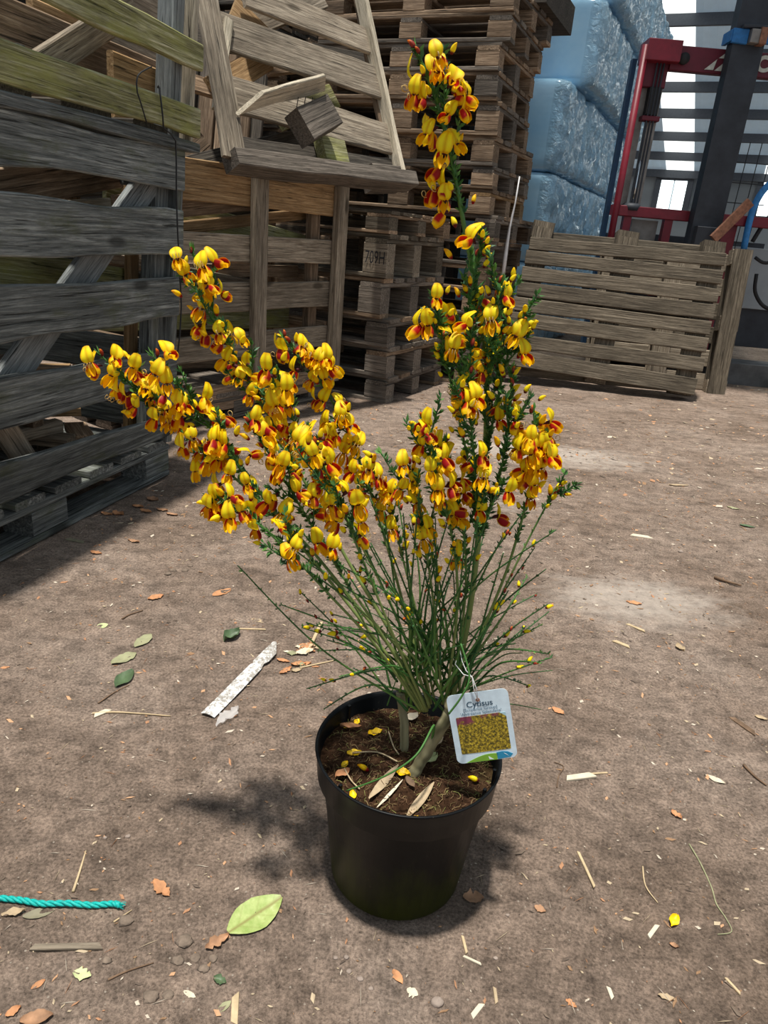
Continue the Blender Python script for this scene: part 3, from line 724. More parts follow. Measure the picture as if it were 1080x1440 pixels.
for k in range(16):   # long planks stood upright, leaning on the hidden stack of pallets
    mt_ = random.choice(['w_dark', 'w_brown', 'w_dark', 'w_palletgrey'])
    row = k % 2; t_ = 0.06 + (k // 2) * 0.145 + row * 0.07; hz_ = rnd(1.5, 2.0) if row else rnd(2.08, 2.15)
    fp = V((-0.92, 5.25, 0)) - EX * t_
    p = fp - EY * (0.385 + 0.028 * row); q = fp - EY * (0.385 + 0.028 * row - 0.145 * hz_) + UP * hz_
    o = plank2('upright_plank', None, M[mt_], p + UP * 0.004, q, EX, rnd(0.09, 0.135), 0.024, seg=2, var=k % 4)
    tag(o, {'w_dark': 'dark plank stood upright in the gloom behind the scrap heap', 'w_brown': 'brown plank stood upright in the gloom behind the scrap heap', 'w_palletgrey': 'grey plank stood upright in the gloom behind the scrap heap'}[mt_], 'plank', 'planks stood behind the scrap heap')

# ------------------------------------------------------------------ pallets
def pallet_parts(root, F, L, W, h, deck, mats, bw=0.10, cross=False):
    """F: frame at one bottom corner, x along the deck boards, y across them, z up; deck: list of (centre, width)"""
    def pl_(name, c, xd, yd, l, w_, t, mat, **k):
        cw = F @ V(c); return plank(name, root, M[mat], cw, F.to_3x3() @ V(xd), F.to_3x3() @ V(yd), l, w_, t, **k)
    tb = min(0.024, h * 0.15); hb = h - 3 * tb
    for i, (c, wd) in enumerate(deck):
        pl_('deck_board', (L / 2, c, h - tb / 2), (1, 0, 0), (0, 1, 0), L, wd, tb, random.choice(mats), seg=3, wav=0.004, var=i % 4)
    for a in (0.07, L / 2, L - 0.07):
        pl_('stringer', (a, W / 2, h - tb * 1.5), (0, 1, 0), (1, 0, 0), W, 0.125, tb, random.choice(mats), seg=1)
        for b in (bw / 2, W / 2, W - bw / 2):
            pl_('block', (a, b, tb + hb / 2), (1, 0, 0), (0, 1, 0), 0.135, bw, hb + 0.001, random.choice(mats), seg=1)
    for a in (0.07, L / 2, L - 0.07) if cross else ():
        pl_('bottom_board', (a, W / 2, tb / 2), (0, 1, 0), (1, 0, 0), W, 0.12, tb, random.choice(mats), seg=2, wav=0.003)
    for b in () if cross else (bw / 2, W / 2, W - bw / 2):
        pl_('bottom_board', (L / 2, b, tb / 2), (1, 0, 0), (0, 1, 0), L, bw, tb, random.choice(mats), seg=2, wav=0.003)
def deck_even(W, n, fill=0.78): return [(W * (i + 0.5) / n if n > 1 else W / 2, W / n * fill) for i in range(n)]
def stack_pallet(label, corner, yaw, L, W, h, mats, n=5, group=None):
    c_, s_ = math.cos(yaw), math.sin(yaw)
    ex = -(EX * c_ + EY * s_); ey = EY * c_ - EX * s_
    # frame must be right-handed: x along -EX, y along EY gives z down, so start from the far end
    o = corner + ex * L
    F = frame(o, -ex, ey)
    t = thing('pallet', label, 'pallet', Matrix.Translation(corner + ex * L / 2 + ey * W / 2), group)
    pallet_parts(t, F, L, W, h, deck_even(W, n), mats)
    return t, F
ORD = ['bottom', 'second', 'third', 'fourth', 'fifth', 'sixth', 'seventh', 'eighth', 'ninth', 'tenth', 'eleventh', 'twelfth', 'thirteenth', 'fourteenth', 'fifteenth', 'sixteenth', 'seventeenth']
def ordw(i): return 'bottom' if i == 0 else ORD[i] + ' from the ground'
# low stack by the bare crate
YA = 3.88; pg = ['w_palletgrey'] * 3 + ['w_brown']
tops = [(545, 533), (546, 490), (547, 450), (538, 392), (547, 329), (549, 296)]
z0 = 0.0
mA = [pg, pg, ['w_brown', 'w_palletgrey'], pg, ['w_lean', 'w_tan'], ['w_lean', 'w_brown']]
for i, (x, y) in enumerate(tops):
    z1 = AY(x, y, YA).z; p = AY(x, y, YA)
    stamped = i == 4
    lab = 'pallet with a stamped number on its corner block in the low stack' if stamped else 'grey wooden pallet of the low stack, %s' % ordw(i)
    t, F = stack_pallet(lab, V((p.x, YA, z0)), math.radians((-1, -2, -1, -3, 0, -2)[i]), 1.2, 0.8 if i < 3 else 0.81, z1 - z0, mA[i], 6 if i > 2 else 5, 'pallets of the low stack')
    if stamped:
        h = z1 - z0
        cu = bpy.data.curves.new('stamp', 'FONT'); cu.body = '709H'; cu.size = 0.088; cu.align_x = 'CENTER'; cu.align_y = 'CENTER'
        ob = bpy.data.objects.new('stamp_tmp', cu); COL.objects.link(ob)
        bpy.context.view_layer.update()
        me = bpy.data.meshes.new_from_object(ob.evaluated_get(bpy.context.evaluated_depsgraph_get())); bpy.data.objects.remove(ob)
        c = V((p.x, YA, z0 + 0.024 + (h - 0.072) / 2)) - EX * 0.068 - EY * 0.0035
        so = obj('stamped_number', me, M['ink'], t, frame(c, EX, UP) @ Matrix.Diagonal((0.60, 1.0, 1, 1)))
        tag(so, 'black stencilled number on the corner block')
    z0 = z1
# tall stack behind it
YB = 4.6
btops = [(699, 303), (692, 266), (696, 234), (697, 191), (705, 142), (703, 99), (705, 57), (723, 14), (727, -28)]
zt0 = AY(*btops[0], YB).z
n_low = 7; ztops = [(0.50, zt0 * (k + 1) / n_low) for k in range(n_low - 1)] + [(AY(x, y, YB).x, AY(x, y, YB).z) for x, y in btops]
z0 = 0.0
for i, (x, z1) in enumerate(ztops):
    stack_pallet('brown wooden pallet of the tall stack, %s' % ordw(i), V((x, YB, z0)), math.radians(rnd(-3, 3)), 1.2, 0.8, z1 - z0, ['w_brown', 'w_brown', 'w_palletgrey'] if i != 7 else ['w_orange', 'w_brown'], 5, 'pallets of the tall stack')
    z0 = z1
# dark crate corner jutting out at the very top of the tall stack
e = AY(772, 8, 5.3)
tag(plank('dark_beam', None, M['w_dark'], e, EX, UP, 0.16, 0.16, 0.7, seg=1), 'dark beam end lying across the far top of the tall stack', 'beam')
# grey tape hanging down the tall stack
tp = MB(); tp.tube([AY(x, y, 4.85) + EX * 0.012 for x, y in ((728, 248), (722, 285), (714, 320), (708, 360), (704, 392))], [0.004, 0.005, 0.008, 0.013, 0.012], 6)
tag(obj('film_tail', tp.mesh('film_tail', True), M['string_white']), 'strand of pale plastic film trailing down the side of the tall stack', 'plastic film')
# ladder-like third stack in the gloom between the crate and the tall stack
z0 = 0.0
for i in range(15):
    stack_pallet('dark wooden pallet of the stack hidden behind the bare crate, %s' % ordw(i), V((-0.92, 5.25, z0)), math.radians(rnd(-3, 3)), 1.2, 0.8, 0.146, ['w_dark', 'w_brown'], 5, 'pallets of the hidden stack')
    z0 += 0.146

# pallet leaning in the open, deck boards facing the pot
GBL = G(725, 540); GBR = G(985, 567); gx_ = (GBR - GBL).normalized()
bk_ = V((-gx_.y, gx_.x, 0)); la = math.radians(12); gy_ = (UP * math.cos(la) + bk_ * math.sin(la)).normalized(); gz_ = gx_.cross(gy_)
if gz_.y > 0: gz_ = -gz_
gt = thing('pallet', 'wooden pallet tilted on its long edge with its deck boards facing the potted plant', 'pallet', (GBL + GBR) / 2)
O = G(722, 530)
sl = [(744.8, 342, 1019, 366), (739, 361, 1015, 390.5), (733.7, 383.7, 1009.6, 416), (727.4, 405.6, 1004, 439), (721.5, 426.7, 998.5, 461.5), (717, 448, 994, 485.6), (710.4, 478, 989, 513.3), (707.8, 500.4, 978, 544)]
wG = [16, 18, 18.5, 19, 18, 19, 19, 22]
pts = []
for i, (x0, y0, x1, y1) in enumerate(sl):
    p, q = PL(x0, y0, GBL, gz_), PL(x1, y1, GBL, gz_)
    z = ((p + q) / 2 - CAM).dot(c_f); pts.append((p, q))
    plank2('slat', gt, M['w_lean'], p, q, gy_, (wG[i] + 0.5) * z / FPX, 0.022, seg=5, wav=0.004, var=i)
ptop = (pts[0][0] + pts[0][1]) / 2; pbot = (pts[-1][0] + pts[-1][1]) / 2
Lup = (ptop - pbot).length + 0.16
for f in (0.055, 0.5, 0.945):
    a = pts[0][0].lerp(pts[0][1], f); b = pts[-1][0].lerp(pts[-1][1], f); cdir = (a - b).normalized()
    ctr = (a + b) / 2 + cdir * 0.015 - gz_ * 0.026
    plank('stringer', gt, M['w_lean'], ctr, cdir, gx_, Lup, 0.13, 0.022, seg=1)
    for s in (-0.46, 0, 0.46):
        plank('block', gt, M['w_lean'], ctr + cdir * (s * Lup + (0.03 if s > 0 else 0)) - gz_ * 0.065, cdir, gx_, 0.10, 0.14, 0.105, seg=1)
for s in (-0.46, 0.0, 0.46):
    ctr = (ptop + pbot) / 2 + (ptop - pbot).normalized() * (s * Lup + 0.015) - gz_ * 0.128
    plank('bottom_board', gt, M['w_lean'], ctr, gx_, gy_, (GBR - GBL).length, 0.10, 0.022, seg=2)
# second pallet standing behind it, showing its underside
HO = V((2.3, 5.09, 0))
hx = gx_; hl = math.radians(9); hy = (UP * math.cos(hl) + bk_ * math.sin(hl)).normalized(); hz = hx.cross(hy)
ht = thing('pallet', 'wooden pallet propped on edge behind the tilted one, underside outward', 'pallet', HO)
L_, W_, h_ = 1.0, 0.985, 0.14
oH = AY(1062, 352, HO.y + 0.155) - hy * W_ - hx * L_
Fh = Matrix((-hx, hy, -hz)).transposed().to_4x4(); Fh.translation = oH + hx * L_ - hz * 0.0
pallet_parts(ht, Fh @ Matrix.Translation((0, 0, 0)), L_, W_, h_, deck_even(W_, 6, 0.7), ['w_lean', 'w_tan', 'w_tan'], cross=True)

# ------------------------------------------------------------------ film-wrapped bales
def bale(label, corner, wid, dep, hgt_, seed, rough=0.03):
    """corner: the front vertical edge at the bottom; body runs wid along -EX and dep along EY"""
    nx_, ny_, nz_ = 16, 22, 22
    m = MB(); vs_ = []; idx = {}
    def pt(i, j, k):
        x, y, z = -1 + 2 * i / nx_, -1 + 2 * j / ny_, -1 + 2 * k / nz_
        v = V((x, y, z)); p = 13.0
        l = (abs(x) ** p + abs(y) ** p + abs(z) ** p) ** (1 / p); v = v / l
        # sagging, creased sides; rippled shrink film on the +x side
        q = V((v.x * wid / 2, v.y * dep / 2, v.z * hgt_ / 2)); s = V((seed * 3.1, seed * 1.7, seed))
        bl = 0.004 * noise.noise(q * 2.5 + s); rp = 0
        n_ = V((v.x ** 5, v.y ** 5, v.z ** 5)); n_ = n_.normalized() if n_.length > 1e-6 else V((0, 0, 1))
        if v.x > 0.6: rp = rough * (noise.noise(V((q.x * 9, q.y * 13, q.z * 9)) + s) + 0.6 * noise.noise(V((q.x * 20, q.y * 26, q.z * 22)) + s))
        q += n_ * bl + V((rp, 0, 0))
        return q
    def vid(i, j, k):
        if (i, j, k) not in idx: idx[(i, j, k)] = len(vs_); vs_.append(pt(i, j, k))
        return idx[(i, j, k)]
    fs = []
    for i in range(nx_):
        for j in range(ny_):
            fs.append((vid(i, j, 0), vid(i, j + 1, 0), vid(i + 1, j + 1, 0), vid(i + 1, j, 0))); fs.append((vid(i, j, nz_), vid(i + 1, j, nz_), vid(i + 1, j + 1, nz_), vid(i, j + 1, nz_)))
    for i in range(nx_):
        for k in range(nz_):
            fs.append((vid(i, 0, k), vid(i + 1, 0, k), vid(i + 1, 0, k + 1), vid(i, 0, k + 1))); fs.append((vid(i, ny_, k), vid(i, ny_, k + 1), vid(i + 1, ny_, k + 1), vid(i + 1, ny_, k)))
    for j in range(ny_):
        for k in range(nz_):
            fs.append((vid(0, j, k), vid(0, j, k + 1), vid(0, j + 1, k + 1), vid(0, j + 1, k))); fs.append((vid(nx_, j, k), vid(nx_, j + 1, k), vid(nx_, j + 1, k + 1), vid(nx_, j, k + 1)))
    m.add(vs_, fs)
    c = corner - EX * wid / 2 + EY * dep / 2 + UP * hgt_ / 2
    o = obj('wrapped_bale', m.mesh('wrapped_bale', True), M['wrap_film'], None, frame(c, EX, EY))
    return tag(o, label, 'bale', 'bales wrapped in pale blue film')
YW = 6.4
x3 = AY(771, 308, YW); zA_, zB_, zC_ = 0.74, AY(781, 242, YW).z, AY(808, 108, YW).z
rows = [('front', 0.0), ('second', 0.84), ('third', 1.68), ('fourth', 2.52)]
lev = [(0.0, zA_, 0.0, 0.0), (zA_, zB_, 0.0, 0.0), (zB_, zC_, 0.02, 0.0), (zC_, zC_ + 0.62, 0.12, 0.35), (zC_ + 0.62, zC_ + 1.2, 0.20, 0.55)]
lvn = ['on the ground', 'on the second layer', 'on the third layer', 'on the fourth layer', 'on the top layer']
k = 0
for li, (za, zb, sx, sv) in enumerate(lev):
    for ri, (rn2, dv) in enumerate(rows):
        k += 1
        c = V((x3.x, YW, 0)) + EX * (sx + 0.03 * noise.noise(V((k * 1.7, 0, 0)))) + EY * (dv + sv) + UP * za
        bale('pale blue film-wrapped bale %s, %s row of the block' % (lvn[li], rn2), c, 1.15, 0.838, zb - za + 0.004, k)

# ------------------------------------------------------------------ red lift truck
YL = 5.6
def L3(x, y, Y=YL): return AY(x, y, Y)
lt = thing('lift_truck', 'dark red lift truck with a tall mast standing behind the tilted pallet', 'lift truck', V((2.1, 6.2, 0)))
def bar(name, x0, x1, z0, z1, y0, y1, mat, seg=1):
    return plank(name, lt, M[mat], V(((x0 + x1) / 2, (y0 + y1) / 2, (z0 + z1) / 2)), V((1, 0, 0)), V((0, 0, 1)), x1 - x0, z1 - z0, y1 - y0, seg=seg)
m = MB(); m.tube([V((1.47, YL, 0.25)), V((1.47, YL, 2.18))], 0.024, 10); obj('mast_pole', m.mesh('mast_pole', True), M['red_paint'], lt)
bar('mast_rail', 1.425, 1.455, 0.2, 2.12, YL + 0.10, YL + 0.16, 'dark_blue')
bar('head_bracket', 1.475, 1.70, 2.09, 2.215, YL - 0.04, YL + 0.16, 'red_paint')
bar('head_plate', 1.50, 1.66, 1.95, 2.10, YL + 0.05, YL + 0.12, 'red_beam')
cb_ = bar('crossbeam', 1.66, 2.72, 2.055, 2.20, YL + 0.02, YL + 0.09, 'red_beam')
bar('lower_crossbeam', 1.45, 2.9, 1.13, 1.20, YL + 0.0, YL + 0.08, 'red_paint')
bar('inner_upright', 1.545, 1.60, 0.6, 1.15, YL + 0.02, YL + 0.08, 'red_paint')
bar('inner_upright', 1.84, 1.90, 0.6, 1.15, YL + 0.02, YL + 0.08, 'red_paint')
for x in (1.535, 1.635):
    bar('channel', x - 0.03, x + 0.03, 1.16, 1.98, YL + 0.10, YL + 0.18, 'grey_steel')
bar('chain_box', 1.56, 1.64, 1.78, 1.95, YL + 0.03, YL + 0.10, 'black_rubber')
bar('chain_stop', 1.54, 1.66, 1.745, 1.775, YL + 0.02, YL + 0.10, 'red_beam')
for x in (1.575, 1.60, 1.622):
    m = MB(); m.tube([V((x, YL + 0.03, 1.17)), V((x, YL + 0.03, 2.12))], 0.006, 6); obj('chain', m.mesh('chain'), M['dark_steel'], lt)
m = MB(); m.tube([V((1.595, YL + 0.05, 1.17)), V((1.595, YL + 0.05, 1.50))], 0.018, 12); obj('piston_rod', m.mesh('piston_rod', True), M['chrome'], lt)
m = MB(); m.lathe([(0.0, 0), (0.07, 0), (0.075, 0.03), (0.05, 0.05), (0, 0.05)], 14); obj('piston_collar', m.mesh('piston_collar', True), M['dark_steel'], lt, Matrix.Translation(V((1.59, YL + 0.06, 1.17))))
m = MB(); m.lathe([(0.0, 0), (0.035, 0), (0.035, 0.03), (0, 0.03)], 14); pu = obj('pulley', m.mesh('pulley', True), M['black_rubber'], lt, frame(V((1.735, YL + 0.01, 2.12)), V((1, 0, 0)), UP))
# dark boom column in front of the crossbeam, carrying on down to the floor
bar('boom_column', 2.0, 2.205, 0.12, 2.75, YL - 0.10, YL + 0.0, 'dark_steel')
bar('column_foot', 2.02, 2.18, 0.95, 1.10, YL - 0.16, YL - 0.09, 'dark_steel')
# emblem and lettering on the crossbeam
def flat(name, polys, mat, w):
    m = MB()
    for pg_ in polys: m.add([V((a, b, 0)) for a, b in pg_], [tuple(range(len(pg_)))])
    return obj(name, m.mesh(name), M[mat], cb_, w)
EmO = L3(990, 98, YL + 0.013); pxm = (EmO - CAM).dot(c_f) / FPX
def ez(x, y): return ((x - 270) / 9 * pxm, (520 - y) / 9 * pxm)
tri = lambda *q: [ez(*p) for p in q]
tag(flat('emblem', [tri((270, 518), (385, 515), (408, 395)), tri((400, 520), (505, 520), (640, 520), (545, 385)), tri((425, 382), (660, 382), (572, 262))], 'white_paint', frame(EmO, V((1, 0, 0)), UP)), 'white triangle emblem on the crossbeam')
def text_mesh(body, size, font_sx=1.0, bold=0.0):
    cu = bpy.data.curves.new('txt', 'FONT'); cu.body = body; cu.size = size; cu.align_x = 'CENTER'; cu.align_y = 'CENTER'; cu.offset = bold
    ob = bpy.data.objects.new('txt_tmp', cu); COL.objects.link(ob); bpy.context.view_layer.update()
    me = bpy.data.meshes.new_from_object(ob.evaluated_get(bpy.context.evaluated_depsgraph_get())); bpy.data.objects.remove(ob)
    return me
cp = L3(1073, 91, YL + 0.013)
tag(obj('lettering', text_mesh('C', 0.125, bold=0.006), M['white_paint'], cb_, frame(cp, V((1, 0, 0)), UP)), 'white letter painted on the crossbeam')
# body behind the mast: guard frame, wheels and chassis
bar('frame_upright', 2.42, 2.50, 0.35, 1.12, YL + 0.45, YL + 0.53, 'red_paint')
bar('guard_post', 2.245, 2.285, 1.15, 2.05, YL + 0.20, YL + 0.25, 'dark_steel')
bar('frame_leg', 2.28, 2.38, 0.15, 1.15, YL + 0.05, YL + 0.13, 'red_paint')
bar('chassis', 1.8, 3.1, 0.25, 0.62, YL + 0.4, YL + 2.0, 'dark_steel')
bar('bonnet', 1.9, 3.0, 0.62, 1.05, YL + 0.9, YL + 2.0, 'dark_steel')
bar('panel', 2.44, 2.95, 0.55, 1.0, YL + 0.36, YL + 0.40, 'concrete_wall')
bar('panel', 1.63, 1.82, 0.92, 1.12, YL + 0.10, YL + 0.13, 'grey_steel')
for x, y in ((1.88, YL + 0.55), (2.85, YL + 1.5)):
    m = MB(); m.lathe([(0.10, -0.09), (0.24, -0.09), (0.27, -0.06), (0.27, 0.06), (0.24, 0.09), (0.10, 0.09), (0.10, -0.09)], 24)
    wh = obj('wheel', m.mesh('wheel', True), M['black_rubber'], lt, frame(V((x, y, 0.272)), V((0, 1, 0)), UP))
    m = MB(); m.lathe([(0, -0.05), (0.10, -0.05), (0.10, 0.05), (0, 0.05)], 16); obj('hub', m.mesh('hub'), M['red_beam'], wh, frame(V((x, y, 0.272)), V((0, 1, 0)), UP))
for k in range(5):
    x = 2.22 + k * 0.085; m = MB(); m.tube([V((x, YL + 0.25, 0.55)), V((x + 0.02, YL + 0.25, 1.7))], 0.0035, 5); obj('guard_wire', m.mesh('guard_wire'), M['wire_black'], lt)
for k in range(8):
    z = 0.62 + k * 0.135; m = MB(); m.tube([V((2.2, YL + 0.25, z)), V((2.62, YL + 0.25, z))], 0.0035, 5); obj('guard_wire', m.mesh('guard_wire'), M['wire_black'], lt)
# hoses, lever
def tubepx(name, pts, r_, mat, Y, parent=lt, sides=8):
    m = MB(); P3 = [AY(x, y, Y) for x, y in pts]
    q = []
    for i in range(len(P3) - 1):
        for s in range(5): q.append(P3[i].lerp(P3[i + 1], s / 5))
    q.append(P3[-1])
    for _ in range(4): q = [q[0]] + [(q[i - 1] + q[i] * 2 + q[i + 1]) / 4 for i in range(1, len(q) - 1)] + [q[-1]]
    m.tube(q, r_, sides); return obj(name, m.mesh(name, True), M[mat], parent)
tubepx('hydraulic_hose', [(1046, 350), (1052, 318), (1060, 290), (1072, 268), (1092, 250)], 0.024, 'blue_hose', YL - 0.02)
tubepx('black_hose', [(1058, 340), (1070, 320), (1085, 300), (1110, 280)], 0.016, 'black_rubber', YL + 0.05)
tubepx('black_hose', [(1064, 385), (1060, 410), (1072, 432), (1100, 440)], 0.014, 'black_rubber', YL + 0.05)
tubepx('black_hose', [(1062, 362), (1075, 372), (1110, 362)], 0.012, 'black_rubber', YL + 0.02)
lv = plank2('lever', lt, M['rusty'], L3(1003, 336, YL - 0.2), L3(1055, 284, YL - 0.2), UP, 0.065, 0.03, seg=1)
# ratchet strap round the column
st = thing('ratchet_strap', 'blue webbing ratchet strap tied round the dark column of the lift truck', 'strap', V((2.06, YL, 2.28)))
def rbar(name, x0, x1, z0, z1, y0, y1, mat): return plank(name, st, M[mat], V(((x0 + x1) / 2, (y0 + y1) / 2, (z0 + z1) / 2)), V((1, 0, 0)), UP, x1 - x0, z1 - z0, y1 - y0, seg=3, wav=0.008)
rbar('webbing', 1.980, 2.080, 2.205, 2.29, YL - 0.125, YL - 0.10, 'blue_web')
rbar('webbing', 2.180, 2.300, 2.21, 2.28, YL - 0.125, YL - 0.10, 'blue_web')
rbar('webbing', 1.970, 1.995, 2.21, 2.285, YL - 0.12, YL + 0.02, 'blue_web')
rbar('buckle', 2.085, 2.140, 2.205, 2.285, YL - 0.16, YL - 0.10, 'grey_steel')
rbar('buckle_handle', 2.140, 2.185, 2.20, 2.30, YL - 0.17, YL - 0.10, 'rusty')
rbar('ratchet_bar', 2.030, 2.210, 2.285, 2.305, YL - 0.15, YL - 0.10, 'dark_steel')
# kerb of concrete and rubbish behind the pallets
kb = MB(); kb.box((0, 0, 0), 1.6, 0.3, 0.16)
tag(obj('concrete_kerb', kb.mesh('concrete_kerb'), M['dark_kerb'], None, Matrix.Translation(V((3.26, 5.77, 0.078)))), 'low concrete kerb on the floor beside the lift truck', 'kerb')

# ------------------------------------------------------------------ potted broom
random.seed(21)
PX0, PY0 = 0.062, 0.795
RIMZ, SOILZ = 0.226, 0.203
pb = thing('potted_broom', 'flowering broom with yellow and red blossom in a round black plastic pot', 'potted plant', V((PX0, PY0, 0)))
m = MB()
prof = [(0.0, 0.004), (0.080, 0.004), (0.084, 0.0), (0.089, 0.006), (0.1165, 0.178), (0.1235, 0.183), (0.1265, 0.222), (0.1285, 0.2255), (0.1275, RIMZ + 0.001), (0.1245, RIMZ), (0.1225, 0.222), (0.1195, 0.18), (0.113, 0.172), (0.095, 0.012), (0.0, 0.012)]
m.lathe(prof, 72)
obj('pot', m.mesh('pot', True), M['pot_plastic'], pb, Matrix.Translation(V((PX0, PY0, 0))))
m = MB()    # inner ribs of the rim
for a in (-0.6, -0.25, 0.9, 2.4, 3.9):
    c = V((PX0 + 0.1195 * math.cos(a), PY0 + 0.1195 * math.sin(a), 0.205)); m.box(c, 0.004, 0.004, 0.04, Matrix.Rotation(a, 3, 'Z'))
obj('rim_rib', m.mesh('rim_rib'), M['pot_plastic'], pb)
def soil_h(x, y):
    r_ = math.hypot(x - PX0, y - PY0)
    return SOILZ + 0.006 * noise.noise(V((x * 28, y * 28, 2))) + 0.004 * noise.noise(V((x * 75, y * 75, 5))) + 0.003 * noise.noise(V((x * 180, y * 180, 8))) + 0.010 * max(0, 1 - r_ / 0.09) - 0.006 * (r_ / 0.12) ** 4
vs_ = []; fs = []; nr, na = 34, 90
for i in range(nr + 1):
    for k in range(na):
        r_ = 0.1205 * i / nr; a = 2 * math.pi * k / na; x, y = PX0 + r_ * math.cos(a), PY0 + r_ * math.sin(a); vs_.append((x, y, soil_h(x, y)))
for i in range(nr):
    for k in range(na): fs.append((i * na + k, (i + 1) * na + k, (i + 1) * na + (k + 1) % na, i * na + (k + 1) % na))
obj('soil', mesh('soil', vs_, fs, True), M['soil'], pb)
m = MB()    # coir fibres on the soil
for k in range(1500):
    r_ = 0.117 * math.sqrt(random.random()); a = rnd(0, 6.283); x, y = PX0 + r_ * math.cos(a), PY0 + r_ * math.sin(a)
    d = V((rnd(-1, 1), rnd(-1, 1), rnd(-0.3, 0.5))).normalized(); l = rnd(0.005, 0.013); p = V((x, y, soil_h(x, y) + 0.001)); b = V((rnd(-1, 1), rnd(-1, 1), 0)) * l * 0.4
    c_ = random.choice([(0.10, 0.05, 0.025), (0.06, 0.03, 0.015), (0.17, 0.10, 0.05), (0.25, 0.18, 0.08)]); 
    if random.random() < 0.12: c_ = (0.20, 0.20, 0.06)
    m.tube([p - d * l * 0.5, p + b + V((0, 0, 0.0015)), p + d * l * 0.5], 0.0004, 3, c_, cap=False)
o = obj('coir_fibre', m.mesh('coir_fibre'), M['litter_attr'], pb); o['kind'] = 'stuff'

def PP(x, y, dy=0.0): return AY(x, y, PY0 + dy)
def smooth_path(P3, per=8):
    q = []
    n = len(P3)
    for i in range(n - 1):
        p0, p1, p2, p3 = P3[max(i - 1, 0)], P3[i], P3[i + 1], P3[min(i + 2, n - 1)]
        for s in range(per):
            t = s / per; t2, t3 = t * t, t * t * t
            q.append(0.5 * ((2 * p1) + (p2 - p0) * t + (2 * p0 - 5 * p1 + 4 * p2 - p3) * t2 + (3 * p1 - p0 - 3 * p2 + p3) * t3))
    q.append(P3[-1]); return q
GREEN_D, GREEN_M, GREEN_L, OLIVE = (0.035, 0.11, 0.03), (0.06, 0.175, 0.038), (0.15, 0.29, 0.06), (0.27, 0.31, 0.10)
def lerp3(a, b, t): return tuple(x + (y - x) * t for x, y in zip(a, b))
def stem(name, path, r0_, r1_, c0, c1, sides=6):
    m = MB(); n = len(path)
    m.tube(path, [r0_ + (r1_ - r0_) * i / (n - 1) for i in range(n)], sides)
    for i in range(n):
        m.c += [lerp3(c0, c1, min(1, 1.4 * i / (n - 1)))] * sides
    return obj(name, m.mesh(name, True), M['stem_attr'], pb)
BASE = G(580, 1088, SOILZ + 0.004); STUB = PP(641, 988, -0.035)
WOOD, WOODL = (0.17, 0.16, 0.085), (0.25, 0.23, 0.13)
def woody(path, rads, name='trunk'):
    m = MB(); n = len(path)
    for i, p in enumerate(path): path[i] = p + V((noise.noise(p * 60), noise.noise(p * 60 + V((9, 0, 0))), 0)) * 0.0012
    m.tube(path, rads, 9)
    for i in range(n): m.c += [lerp3((0.10, 0.095, 0.05), (0.34, 0.31, 0.18), max(0, min(1, 0.5 + 1.3 * noise.noise(V((i * 0.11, k_ * 1.9, 0)))))) for k_ in range(9)]
    return obj(name, m.mesh(name, True), M['stem_attr'], pb)
BASE.y -= 0.0
tr1 = smooth_path([BASE - V((0.004, 0, 0.012)), G(586, 1080, SOILZ + 0.012), PP(605, 1050, -0.03), PP(625, 1015, -0.035), STUB], 12)
woody(tr1, [0.0098 - 0.0022 * math.sin(3 * i / len(tr1)) + 0.0003 * math.sin(i * 1.3) + (0.0035 if i > len(tr1) - 7 else 0) for i in range(len(tr1))])
B2 = G(568, 1062, SOILZ); S2 = PP(563, 975, 0.02)
tr2 = smooth_path([B2 - V((0, 0, 0.01)), PP(569, 1030, 0.012), PP(566, 1000, 0.018), S2], 6)
woody(tr2, [0.0062] * len(tr2))
# a low green twig arching over the soil and out across the rim
lt_ = smooth_path([tr1[24], PP(610, 1020, -0.05), PP(585, 1062, -0.09), PP(540, 1092, -0.10), PP(487, 1112, -0.09)], 8)
stem('branch', lt_, 0.0017, 0.0010, GREEN_M, GREEN_M)

LEAF = MB()
def leaflet(p, d, up_, l, wd, c):
    d = d.normalized(); s = d.cross(up_); s = s.normalized() if s.length > 1e-5 else d.orthogonal().normalized(); n_ = s.cross(d)
    LEAF.add([p, p + d * l * 0.5 + s * wd / 2 + n_ * wd * 0.15, p + d * l + n_ * l * 0.12, p + d * l * 0.5 - s * wd / 2 + n_ * wd * 0.15], [(0, 1, 2), (0, 2, 3)], c)
def leaves_on(path, i0, i1, dens, big=1.0):
    L_tot = 0.0
    for i in range(max(1, i0), min(i1, len(path) - 1)):
        seg = path[i + 1] - path[i]; t = seg.normalized(); n = seg.length / 0.006 * dens
        cnt = int(n) + (1 if random.random() < n - int(n) else 0)
        for _ in range(cnt):
            p = path[i].lerp(path[i + 1], random.random()); a = t.orthogonal().normalized(); a.rotate(Matrix.Rotation(rnd(0, 6.283), 3, t))
            d = a * rnd(0.6, 1.0) + t * rnd(0.4, 1.0)
            c = random.choice([GREEN_D, GREEN_M, GREEN_M, (0.05, 0.14, 0.06), (0.13, 0.30, 0.06), (0.09, 0.22, 0.05)])
            l = rnd(0.006, 0.012) * big
            for q in range(random.choice((1, 2, 3))):
                dd = d + V((rnd(-1, 1), rnd(-1, 1), rnd(-1, 1))) * 0.5; leaflet(p, dd, V((rnd(-1, 1), rnd(-1, 1), 1)), l, l * rnd(0.28, 0.42), c)

